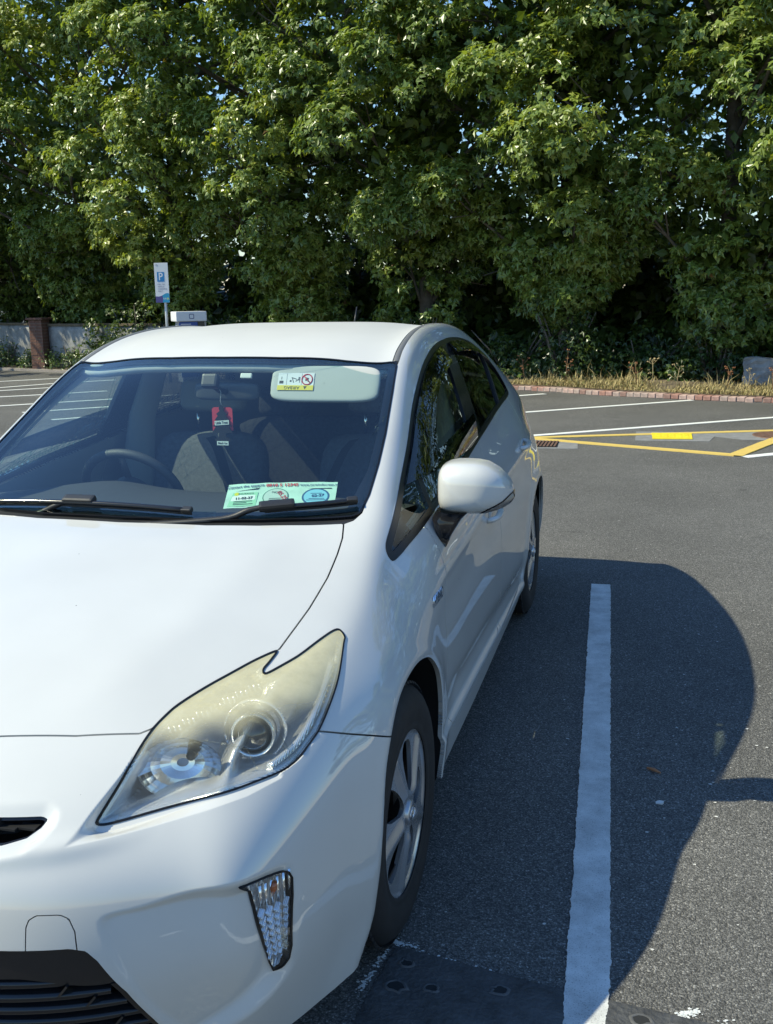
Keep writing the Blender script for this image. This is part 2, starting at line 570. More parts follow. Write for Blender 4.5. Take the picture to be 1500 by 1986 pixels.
def refine(mesh, mask):
    """split the marked triangles 1 -> 4 (mid points stay on the edges)"""
    V, N, T = mesh
    t = T[mask]
    e = np.sort(np.concatenate([t[:, [0, 1]], t[:, [1, 2]], t[:, [2, 0]]]), 1)
    u, inv = np.unique(e, axis=0, return_inverse=True)
    inv = inv.ravel()
    mid = (V[u[:, 0]] + V[u[:, 1]]) / 2
    mn = N[u[:, 0]] + N[u[:, 1]]
    mn /= np.maximum(np.linalg.norm(mn, axis=1), 1e-9)[:, None]
    k = len(t)
    a, b, c = inv[:k] + len(V), inv[k:2 * k] + len(V), inv[2 * k:] + len(V)
    nt = np.concatenate([np.stack([t[:, 0], a, c], 1), np.stack([a, t[:, 1], b], 1), np.stack([c, b, t[:, 2]], 1), np.stack([a, b, c], 1)])
    return np.concatenate([V, mid]), np.concatenate([N, mn]), np.concatenate([T[~mask], nt])


def gauss(x, w):
    return np.exp(-(x / w) ** 2)


def press(mesh):
    V, N, T = mesh
    A = V.copy(); A[:, 0] = np.abs(A[:, 0])
    h = np.zeros(len(V))
    # pocket the headlight sits in
    sel = np.where((A[:, 1] < 1.0) & (A[:, 2] > .5) & (A[:, 0] > .25))[0]
    P = pq(A[sel])
    dp, dh = poly_sdf(P, POCKET), poly_sdf(P, HL_POLY)
    depth = 0.026 * (1 - smoothstep(.652, .725, A[sel, 2])) * (1 - .75 * smoothstep(.50, .80, P[:, 0]))
    f = np.where(dh < 0, 1.0, np.clip(-dp, 0, 1) / np.maximum(np.clip(-dp, 0, 1) + np.maximum(dh, 0), 1e-6))
    h[sel] -= np.where((dp < 0) | (dh < 0), depth * f, 0)
    # recess round the corner lamp
    sel = np.where((A[:, 1] < .45) & (A[:, 2] < .62) & (A[:, 0] > .4))[0]
    d = poly_sdf(A[sel][:, [0, 2]], NACELLE)
    x = A[sel, 0]
    w = .010 + .022 * smoothstep(.52, .72, x)
    h[sel] -= (.005 + .020 * smoothstep(.52, .72, x)) * smoothstep(0, 1, -d / w)
    # lip round the upper slot, and the brow below it
    sel = np.where((A[:, 1] < .3) & (A[:, 2] < .75) & (A[:, 2] > .5) & (A[:, 0] < .6))[0]
    d = poly_sdf(np.stack([A[sel, 0], A[sel, 2]], 1), SLOT)
    h[sel] -= .010 * smoothstep(.022, .0, d)
    zb = .606 + .03 * A[sel, 0]
    h[sel] += .010 * gauss(A[sel, 2] - zb, .016) * smoothstep(.56, .40, A[sel, 0])
    # wheel arch lips
    sel = np.where((A[:, 0] > .7) & (A[:, 2] < .85))[0]
    for C in (ARCH_F, ARCH_R):
        d = poly_sdf(A[sel][:, [1, 2]], C)
        h[sel] += .006 * gauss(d - .008, .02) + .006 * gauss(d - .035, .05)
    # sill flare below the doors
    sel = np.where((A[:, 0] > .7) & (A[:, 2] < .5) & (A[:, 1] > 1.15) & (A[:, 1] < 3.5))[0]
    zl = np.interp(A[sel, 1], [1.2, 2.25, 3.1, 3.4], [.365, .318, .271, .262])
    fade = smoothstep(1.18, 1.3, A[sel, 1]) * smoothstep(3.4, 3.2, A[sel, 1])
    h[sel] += fade * (.012 * smoothstep(.0, .022, zl - A[sel, 2]) - .010 * smoothstep(1.35, 1.6, A[sel, 1]) * gauss(A[sel, 2] - zl - .05, .05))
    # shoulder crease along the doors and the scoop under it
    sel = np.where((A[:, 0] > .7) & (A[:, 2] > .5) & (A[:, 2] < 1.0) & (A[:, 1] > 1.0) & (A[:, 1] < 3.9))[0]
    zl = np.interp(A[sel, 1], [1.0, 1.4, 2.2, 3.1, 3.8], [.74, .80, .845, .885, .90])
    fade = smoothstep(1.0, 1.5, A[sel, 1]) * smoothstep(3.9, 3.4, A[sel, 1])
    h[sel] += fade * (.005 * gauss(A[sel, 2] - zl, .018) - .006 * gauss(A[sel, 2] - zl + .10, .07))
    # bonnet: two soft ridges and a hollow beside them
    sel = np.where((A[:, 2] > .7) & (A[:, 1] < 1.2) & (A[:, 0] < .62))[0]
    xr = np.interp(A[sel, 1], [.3, .7, 1.15], [.30, .40, .47])
    fade = smoothstep(.30, .5, A[sel, 1]) * smoothstep(1.2, 1.0, A[sel, 1])
    h[sel] += fade * .004 * gauss(A[sel, 0] - xr, .07)
    V2 = V + N * h[:, None]
    dN = vert_normals(V2, T) - vert_normals(V, T)
    N2 = N + dN
    N2 /= np.linalg.norm(N2, axis=1)[:, None]
    return V2, N2, T


BODY = (BV, BN, BT)
_c = BV[BT].mean(1)
BODY = refine(BODY, (_c[:, 1] < .9) | ((np.abs(_c[:, 0]) > .7) & (_c[:, 1] < 4.0) & (_c[:, 2] < 1.0)))
_c = BODY[0][BODY[2]].mean(1)
_ax = np.abs(_c[:, 0])
BODY = refine(BODY, (_c[:, 1] < .48) & (((_c[:, 2] < .60) & (_c[:, 2] > .17) & (_ax > .44)) | ((_c[:, 2] > .58) & (_c[:, 2] < .76))))
_c = BODY[0][BODY[2]].mean(1); _c[:, 0] = np.abs(_c[:, 0])
_m = (_c[:, 1] < .6) & (_c[:, 2] > .55) & (_c[:, 2] < .8) & (_c[:, 0] > .3)
_m[_m] = np.abs(poly_sdf(pq(_c[_m]), POCKET)) < .035
BODY = refine(BODY, _m)
BODY = press(BODY)


# ------------------------------------------------------------------ car body: cutting the panels out of the surface
def compact(mesh):
    V, N, T = mesh
    u, inv = np.unique(T, return_inverse=True)
    return V[u], N[u], inv.reshape(-1, 3)


def near_refine(mesh, f, n=3, only=None):
    for _ in range(n):
        V, N, T = mesh
        d = f(V)
        e = np.linalg.norm(V[T[:, 0]] - V[T[:, 1]], axis=1)
        e = np.maximum(e, np.linalg.norm(V[T[:, 1]] - V[T[:, 2]], axis=1))
        m = (np.abs(d[T]).min(1) < e * .7) & (e > .011)
        if not m.any():
            break
        mesh = refine(mesh, m)
    return mesh


def cut(mesh, d):
    """part of the mesh with d < 0 and part with d >= 0; triangles are split along d = 0"""
    V, N, T = mesh
    d = np.where(np.abs(d) < 1e-7, 1e-7, d)
    s = d < 0
    cnt = s[T].sum(1)
    keep_in, keep_out, mix = T[cnt == 3], T[cnt == 0], T[(cnt == 1) | (cnt == 2)]
    if len(mix) == 0:
        return compact((V, N, keep_in)) if len(keep_in) else None, compact((V, N, keep_out)) if len(keep_out) else None
    sm = s[mix]
    one = sm.sum(1) == 1
    lone = np.where(one, sm.argmax(1), (~sm).argmax(1))
    i0 = mix[np.arange(len(mix)), lone]
    i1 = mix[np.arange(len(mix)), (lone + 1) % 3]
    i2 = mix[np.arange(len(mix)), (lone + 2) % 3]
    e = np.concatenate([np.stack([i0, i1], 1), np.stack([i0, i2], 1)])
    es = np.sort(e, 1)
    u, inv = np.unique(es, axis=0, return_inverse=True)
    inv = inv.ravel()
    t = d[u[:, 0]] / (d[u[:, 0]] - d[u[:, 1]])
    nv = V[u[:, 0]] + (V[u[:, 1]] - V[u[:, 0]]) * t[:, None]
    nn = N[u[:, 0]] + (N[u[:, 1]] - N[u[:, 0]]) * t[:, None]
    nn /= np.maximum(np.linalg.norm(nn, axis=1), 1e-9)[:, None]
    k = len(mix)
    a, b = inv[:k] + len(V), inv[k:] + len(V)
    V2, N2 = np.concatenate([V, nv]), np.concatenate([N, nn])
    tri = np.stack([i0, a, b], 1)
    q1, q2 = np.stack([a, i1, i2], 1), np.stack([a, i2, b], 1)
    T_in = np.concatenate([keep_in, tri[one], q1[~one], q2[~one]])
    T_out = np.concatenate([keep_out, tri[~one], q1[one], q2[one]])
    return (compact((V2, N2, T_in)) if len(T_in) else None), (compact((V2, N2, T_out)) if len(T_out) else None)


def carve(mesh, f, gap=0.0):
    """(inside, outside) of the field f with a gap of that half width between them"""
    if mesh is None:
        return None, None
    mesh = near_refine(mesh, f)
    a, b = cut(mesh, f(mesh[0]) + gap)
    if gap and b is not None:
        _, b = cut(b, f(b[0]) - gap)
    return a, b


def fld(axes, poly, cond=None, closed=True):
    """field of a 2D polygon in the projection on two axes of (|x|, y, z); far outside where cond fails"""
    def f(V):
        A = V.copy(); A[:, 0] = np.abs(A[:, 0])
        d = np.full(len(V), 1.0)
        lo, hi = poly.min(0) - .25, poly.max(0) + .25
        P = A[:, axes]
        m = ((P > lo) & (P < hi)).all(1)
        if cond is not None:
            m &= cond(A)
        if m.any():
            d[m] = poly_sdf(P[m], poly)
        return d
    return f


def join(*ms):
    ms = [m for m in ms if m is not None]
    V, N, T, b = [], [], [], 0
    for m in ms:
        V.append(m[0]); N.append(m[1]); T.append(m[2] + b); b += len(m[0])
    return np.concatenate(V), np.concatenate(N), np.concatenate(T)


def halves(mesh):
    """left (x > 0) and right parts"""
    a, b = cut(mesh, mesh[0][:, 0])
    return b, a


def boundary(T):
    e = np.concatenate([T[:, [0, 1]], T[:, [1, 2]], T[:, [2, 0]]])
    es = np.sort(e, 1)
    u, inv, c = np.unique(es, axis=0, return_inverse=True, return_counts=True)
    return e[(c == 1)[inv.ravel()]]


def panel(name, mesh, mat, parent, flange=0.014, offset=0.0, skin=False):
    """a body panel: the surface piece with its edges turned inwards"""
    V, N, T = compact(mesh)
    if offset:
        V = V + N * offset
    if flange:
        e = boundary(T)
        u, inv = np.unique(e, return_inverse=True)
        inv = inv.reshape(-1, 2)
        n = len(V)
        top, bot = V[u], V[u] - N[u] * flange
        # side normals: across the edge
        tn = np.zeros_like(top)
        ev = V[e[:, 1]] - V[e[:, 0]]
        sn = np.cross(ev, N[e[:, 0]])
        np.add.at(tn, inv[:, 0], sn); np.add.at(tn, inv[:, 1], sn)
        tn /= np.maximum(np.linalg.norm(tn, axis=1), 1e-9)[:, None]
        m = len(u)
        i, j = inv[:, 0], inv[:, 1]
        f1 = np.stack([n + j, n + i, n + m + i], 1)
        f2 = np.stack([n + j, n + m + i, n + m + j], 1)
        V = np.concatenate([V, top, bot])
        N = np.concatenate([N, tn, tn])
        T = np.concatenate([T, f1, f2])
    return link(name, mesh_np(name, V, T, mat, N), parent)


def offset_mesh(mesh, d):
    return mesh[0] + mesh[1] * d, mesh[1], mesh[2]


def flip(mesh):
    return mesh[0], -mesh[1], mesh[2][:, ::-1]


DLO = cat_rom(np.array([(1.175, .893), (1.190, .925), (1.276, .966), (1.44, 1.034), (1.628, 1.125), (1.834, 1.238), (2.04, 1.322), (2.20, 1.366), (2.37, 1.395),
                        (2.55, 1.407), (2.74, 1.408), (2.95, 1.395), (3.17, 1.362), (3.35, 1.308), (3.47, 1.245), (3.535, 1.18), (3.560, 1.128), (3.515, 1.106),
                        (3.25, 1.092), (2.985, 1.076), (2.55, 1.043), (2.13, 1.008), (1.85, .982), (1.57, .953), (1.32, .917), (1.22, .897)]), 4, True)
WS = np.array([(0, 1.895), (.20, 1.900), (.42, 1.926), (.560, 1.957), (.583, 1.955), (.592, 1.93), (.612, 1.79), (.636, 1.604), (.648, 1.472), (.656, 1.337),
               (.652, 1.262), (.632, 1.243), (.53, 1.215), (.394, 1.182), (.256, 1.160), (0, 1.150)])
WS = np.concatenate([WS, (WS * [-1, 1])[-2:0:-1]])
_hoodside = [(.622, .690), (.626, .741), (.636, .859), (.640, .991), (.636, 1.09), (.630, 1.155), (.6165, 1.213)]
_hoodrear = [(.60, 1.209), (.528, 1.189), (.394, 1.158), (.256, 1.138), (0, 1.128)]
_hoodfront = [(0, .280), (.185, .290), (.335, .325), (.45, .366), (.468, .385)]
_hl_top = [(.478, .423), (.491, .459), (.522, .518), (.555, .577), (.589, .64)]      # along the top of the headlight
_h = _hoodfront + _hl_top + _hoodside + _hoodrear
HOOD = np.array(_h + [(-x, y) for x, y in _h[-2:0:-1]])
_c1 = [(.66, 1.30), (.655, 1.24), (.640, 1.215)]
_cw = [(0, 1.100), (.3, 1.11), (.56, 1.17), (.617, 1.209), (.640, 1.228), (.6545, 1.262), (.6545, 1.30), (.5, 1.42), (0, 1.40)]
COWL = np.array(_cw + [(-x, y) for x, y in _cw[-2:0:-1]])
_rf = [(0, 1.80), (.578, 1.90), (.578, 1.963), (.570, 2.046), (.562, 2.195), (.545, 2.53), (.540, 2.9), (.545, 3.3), (.555, 3.6), (.57, 3.78), (0, 3.72)]
ROOF = np.array(_rf + [(-x, y) for x, y in _rf[-2:0:-1]])
REARW = [(0, 3.74), (.50, 3.79), (.555, 3.85), (.56, 4.02), (.52, 4.09), (0, 4.08)]
REARW = np.array(REARW + [(-x, y) for x, y in REARW[-2:0:-1]])
DOOR_F = np.array([(1.425, 1.02), (1.427, .936), (1.426, .90), (1.424, .83), (1.398, .74), (1.390, .66), (1.405, .55), (1.430, .42), (1.445, .345), (1.475, .312),
                   (2.40, .285), (2.452, .30), (2.480, .37), (2.490, .46), (2.462, .60), (2.425, .80), (2.41, .95), (2.42, 1.08)])
DOOR_R = np.array([(2.42, 1.08), (2.41, .95), (2.425, .80), (2.462, .60), (2.490, .46), (2.480, .37), (2.50, .28), (3.10, .265), (3.20, .29), (3.25, .45), (3.30, .60),
                   (3.38, .72), (3.452, .85), (3.472, .95), (3.470, 1.05), (3.44, 1.12)])
FOG = np.array([(.7005, .521), (.728, .5165), (.752, .507), (.760, .500), (.765, .485), (.767, .452), (.7665, .40), (.765, .352), (.760, .325), (.750, .311), (.735, .309),
                (.730, .330), (.722, .40), (.713, .46)])
TOW = np.array([(.381, .44), (.381, .507), (.385, .519), (.396, .526), (.434, .524), (.448, .516), (.458, .493), (.464, .44)])


def hl_field(V):
    A = V.copy(); A[:, 0] = np.abs(A[:, 0])
    d = np.full(len(V), 1.0)
    m = (A[:, 1] < 1.0) & (A[:, 2] > .5) & (A[:, 0] > .3) & (A @ np.array(PQ_D) > -.4)
    d[m] = poly_sdf(pq(A[m]), HL_POLY)
    return d


HAS = {}
GAP = .0021
rest = BODY
for C in (ARCH_F, ARCH_R):
    _, rest = carve(rest, fld([1, 2], C, lambda A: A[:, 0] > .60))
HAS['lamp'], rest = carve(rest, hl_field, 0.0)
HAS['dlo'], rest = carve(rest, fld([1, 2], DLO, lambda A: (A[:, 0] > .52) & (A[:, 2] > .8)))
HAS['ws'], rest = carve(rest, fld([0, 1], WS, lambda A: A[:, 2] > .9))
HAS['hood'], rest = carve(rest, fld([0, 1], HOOD, lambda A: A[:, 2] > .66), GAP)
HAS['cowl'], rest = carve(rest, fld([0, 1], COWL, lambda A: (A[:, 2] > .9)), 0.0)
HAS['roof'], rest = carve(rest, fld([0, 1], ROOF, lambda A: A[:, 2] > 1.15), .0115)
HAS['rear_window'], rest = carve(rest, fld([0, 1], REARW, lambda A: A[:, 2] > 1.05), .001)


def bumper_field(V):
    A = V.copy(); A[:, 0] = np.abs(A[:, 0])
    zl = np.interp(A[:, 1], [.40, .553, .617, .728, .80, .95], [.735, .690, .660, .610, .585, .54])
    d = np.maximum(np.minimum((A[:, 2] - zl) * .8, (A[:, 1] - .50)), A[:, 1] - .93)
    return d


HAS['bumper'], rest = carve(rest, bumper_field, GAP * .8)
HAS['door_f'], rest = carve(rest, fld([1, 2], DOOR_F, lambda A: A[:, 0] > .6), GAP * .9)
HAS['door_r'], rest = carve(rest, fld([1, 2], DOOR_R, lambda A: A[:, 0] > .6), GAP * .9)
# the front wing ends at the door; behind it the body side carries on
HAS['fender'], rest = carve(rest, lambda V: np.where(V[:, 2] < 2, np.maximum.reduce([V[:, 1] - 1.405, V[:, 2] - (1.02 - .0 * V[:, 1]), (V[:, 2] - .955) - .45 * (V[:, 1] - 1.20)]), 1.0), 0.0)
HAS['shell'] = rest
bm_ = HAS['bumper']
HAS['fog'], bm_ = carve(bm_, fld([0, 2], FOG, lambda A: A[:, 1] < .5), 0.0)
HAS['grille'], bm_ = carve(bm_, fld([0, 2], GRILLE, lambda A: A[:, 1] < .5), 0.0)
HAS['slot'], bm_ = carve(bm_, fld([0, 2], SLOT, lambda A: A[:, 1] < .5), 0.0)


def tow_field(V):
    d = np.full(len(V), 1.0)
    m = (V[:, 1] < .4) & (V[:, 0] > .2)
    d[m] = poly_sdf(V[m][:, [0, 2]], TOW)
    return d


HAS['tow'], bm_ = carve(bm_, tow_field, .0010)
HAS['bumper'] = bm_

CAR = empty('parked_car', (0, 0, 0), 'white five-door hatchback with yellowed headlights parked beside the white bay line', 'car')
panel('hood', HAS['hood'], M['paint'], CAR)
panel('roof', HAS['roof'], M['paint_dusty'], CAR, .02)
panel('front_bumper', HAS['bumper'], M['paint'], CAR, .02)
panel('tow_eye_cover', HAS['tow'], M['paint'], CAR, .01)
panel('body_shell', HAS['shell'], M['paint'], CAR, .02)
for m_ in halves(HAS['fender']):
    panel('front_fender', m_, M['paint'], CAR, .016)
DOORS = {}
for key in ('door_f', 'door_r'):
    for i_, m_ in enumerate(halves(HAS[key])):
        DOORS[key, i_] = panel('front_door' if key == 'door_f' else 'rear_door', m_, M['paint'], CAR, .018)
panel('cowl_panel', HAS['cowl'], M['black'], CAR, .01, -.006)
panel('windscreen', HAS['ws'], M['windshield'], CAR, .004, -.001)
panel('rear_window', HAS['rear_window'], M['privacy'], CAR, .004)
# ------------------------------------------------------------------ lettering helper
def text_obj(name, body, size, mat, Mx, parent=None, depth=0.0, align='CENTER', squeeze=1.0, bold=0.0):
    cu = bpy.data.curves.new(name, 'FONT')
    cu.body = body
    cu.size = size
    cu.align_x = align
    cu.align_y = 'CENTER'
    cu.extrude = depth
    cu.offset = bold
    cu.resolution_u = 3
    t = bpy.data.objects.new(name, cu)
    COL.objects.link(t)
    me = bpy.data.meshes.new_from_object(t.evaluated_get(bpy.context.evaluated_depsgraph_get()))
    bpy.data.objects.remove(t)
    bpy.data.curves.remove(cu)
    me.name = name
    me.transform(Mx @ Matrix.Diagonal((squeeze, 1, 1, 1)))
    me.materials.clear()
    me.materials.append(mat)
    return link(name, me, parent)


def place(origin, xdir, normal):
    """matrix with local X along xdir and local Z along normal"""
    z = Vector(normal).normalized()
    x = Vector(xdir)
    x = (x - z * x.dot(z)).normalized()
    y = z.cross(x)
    m = Matrix((x, y, z)).transposed().to_4x4()
    m.translation = Vector(origin)
    return m


BVH = BVHTree.FromPolygons([tuple(v) for v in BODY[0]], [tuple(map(int, t)) for t in BODY[2]])


def surf(origin, direction):
    p, n, i, d = BVH.ray_cast(Vector(origin), Vector(direction).normalized())
    return p, n


def on_body(p):
    q, n, i, d = BVH.find_nearest(Vector(p))
    return q, n


def mirror_x(o, parent, name=None):
    """copy of a part on the other side of the car"""
    me = o.data.copy()
    me.transform(Matrix.Diagonal((-1, 1, 1, 1)))
    me.flip_normals()
    return link(name or o.name.split('.')[0], me, parent)


# ------------------------------------------------------------------ car: side windows
def line_field(p, q, w=0.0):
    p, q = np.array(p), np.array(q)
    e = (q - p) / np.linalg.norm(q - p)
    nrm = np.array([-e[1], e[0]])
    if nrm[0] < 0:
        nrm = -nrm

    def f(V):
        return (V[:, 1:3] - p) @ nrm - w
    return f


DLO_IN = fld([1, 2], DLO, lambda A: (A[:, 0] > .52) & (A[:, 2] > .8))
M['pillar_black'] = pbr('black_pillar_film', (.014, .014, .016), .16)
for side_, dl in enumerate(halves(HAS['dlo'])):
    inner, ring = carve(dl, lambda V: DLO_IN(V) + .016)
    panel('window_seal', ring, M['seal'], CAR, .02, .002)
    bar0, bar1 = (1.552, .975), (1.662, 1.117)
    quarter, r1 = carve(inner, line_field(bar0, bar1, -.013))
    bar, r1 = carve(r1, line_field(bar0, bar1, .013))
    panel('window_bar', bar, M['black'], CAR, .016, .003)
    g_front, r1 = carve(r1, line_field((2.345, 1.042), (2.446, 1.34)))
    b1, r1 = carve(r1, line_field((2.44, 1.042), (2.525, 1.345), -.002))
    b2, r1 = carve(r1, line_field((2.554, 1.049), (2.616, 1.353)))
    panel('door_pillar', b1, M['pillar_black'], CAR, .014, .001)
    panel('door_pillar', b2, M['pillar_black'], CAR, .014, .001)
    g_rear, r1 = carve(r1, line_field((3.174, 1.101), (3.253, 1.301), -.012))
    bar, g_q = carve(r1, line_field((3.174, 1.101), (3.253, 1.301), .014))
    panel('window_bar', bar, M['black'], CAR, .016, .003)
    panel('quarter_window', quarter, M['side_glass'], CAR, .003, -.004)
    panel('door_window', g_front, M['side_glass'], CAR, .003, -.005)
    panel('door_window', g_rear, M['privacy'], CAR, .003, -.005)
    if g_q is not None:
        panel('quarter_window', g_q, M['privacy'], CAR, .003, -.004)
    # smoked rain deflectors over the door windows
    for cond in (lambda V: np.maximum.reduce([-(DLO_IN(V) + .080 + .03 * smoothstep(1.25, 1.05, V[:, 2])), DLO_IN(V) + .006, 1.035 - V[:, 2], V[:, 1] - 2.42]),
                 lambda V: np.maximum.reduce([-(DLO_IN(V) + .060), DLO_IN(V) + .006, 1.24 - V[:, 2], 2.59 - V[:, 1], V[:, 1] - 3.27])):
        sel, _ = carve(inner, cond)
        if sel is None:
            continue
        V, N, T = sel
        t = np.clip((-DLO_IN(V) - .006) / .075, 0, 1)
        V = V + N * (.005 + .030 * t - .010 * t * t)[:, None]
        N2 = vert_normals(V, T)
        panel('rain_deflector', (V, N2, T), M['visor_smoke'], CAR, .003)
# moulding strips in the two roof channels
for pts in (_rf[2:10],):
    for sg in (1, -1):
        mb = MB()
        path = []
        for x, y in cat_rom([(a, b) for a, b in pts], 6):
            q, nn = surf((sg * x, y, 2.0), (0, 0, -1))
            path.append(q - nn * .004)
        mb.tube(path, .0105, 8, flat=.45)
        mb.build('roof_moulding', pbr('grey_roof_moulding', (.13, .13, .13), .5) if 'rm' not in M else M['rm'], CAR)
# black border printed round the windscreen, and the rubber edge
WS_F = fld([0, 1], WS, lambda A: A[:, 2] > .9)
_, frit = carve(HAS['ws'], lambda V: WS_F(V) + .030 + .018 * smoothstep(1.10, 1.02, V[:, 2]) * (np.abs(V[:, 0]) < .66))
panel('windscreen_border', frit, M['black_gloss'], CAR, 0, -.008)
_, edge = carve(HAS['ws'], lambda V: WS_F(V) + .006)
panel('windscreen_seal', edge, M['seal'], CAR, .01, .0015)

# ------------------------------------------------------------------ car: headlights
M['lens_haze'] = None


def lens_material():
    """clear lamp cover whose top has gone yellow and milky with age"""
    m, nt, n, l, b = new_mat('aged_headlight_cover')
    b.inputs['Base Color'].default_value = (.92, .83, .52, 1)
    b.inputs['Roughness'].default_value = .28
    b.inputs['Coat Weight'].default_value = .6
    b.inputs['Coat Roughness'].default_value = .06
    tr = n.new('ShaderNodeBsdfTransparent'); tr.inputs['Color'].default_value = (.97, .97, .93, 1)
    gl = n.new('ShaderNodeBsdfGlossy'); gl.inputs['Roughness'].default_value = .02
    fr = n.new('ShaderNodeFresnel'); one_sided_ior(n, l, fr, 1.5)
    m1 = n.new('ShaderNodeMixShader')
    l.new(fr.outputs[0], m1.inputs['Fac']); l.new(tr.outputs[0], m1.inputs[1]); l.new(gl.outputs[0], m1.inputs[2])
    at = n.new('ShaderNodeAttribute'); at.attribute_name = 'haze'
    tc = n.new('ShaderNodeTexCoord')
    no = n.new('ShaderNodeTexNoise'); no.inputs['Scale'].default_value = 14; no.inputs['Detail'].default_value = 7; no.inputs['Roughness'].default_value = .7
    l.new(tc.outputs['Object'], no.inputs['Vector'])
    r = n.new('ShaderNodeMapRange'); r.inputs['From Min'].default_value = .3; r.inputs['From Max'].default_value = .7
    r.inputs['To Min'].default_value = .84; r.inputs['To Max'].default_value = 1.08
    l.new(no.outputs['Fac'], r.inputs['Value'])
    mu = n.new('ShaderNodeMath'); mu.operation = 'MULTIPLY'; mu.use_clamp = True
    l.new(at.outputs['Fac'], mu.inputs[0]); l.new(r.outputs[0], mu.inputs[1])
    m2 = n.new('ShaderNodeMixShader')
    l.new(mu.outputs[0], m2.inputs['Fac']); l.new(m1.outputs[0], m2.inputs[1]); l.new(b.outputs[0], m2.inputs[2])
    l.new(m2.outputs[0], n['Material Output'].inputs['Surface'])
    return m


def fluted(name, col, scale, strength, rough=.14, rot=0.0, metal=1.0):
    """mirror reflector with moulded flutes"""
    m, nt, n, l, b = new_mat(name)
    b.inputs['Base Color'].default_value = (*col, 1); b.inputs['Metallic'].default_value = metal; b.inputs['Roughness'].default_value = rough
    tc = n.new('ShaderNodeTexCoord')
    mp = n.new('ShaderNodeMapping'); mp.inputs['Rotation'].default_value = (0, rot, rot)
    l.new(tc.outputs['Object'], mp.inputs['Vector'])
    w = n.new('ShaderNodeTexWave'); w.inputs['Scale'].default_value = scale; w.inputs['Distortion'].default_value = .3
    l.new(mp.outputs[0], w.inputs['Vector'])
    bp = n.new('ShaderNodeBump'); bp.inputs['Strength'].default_value = strength; bp.inputs['Distance'].default_value = .004
    l.new(w.outputs['Fac'], bp.inputs['Height']); l.new(bp.outputs[0], b.inputs['Normal'])
    return m


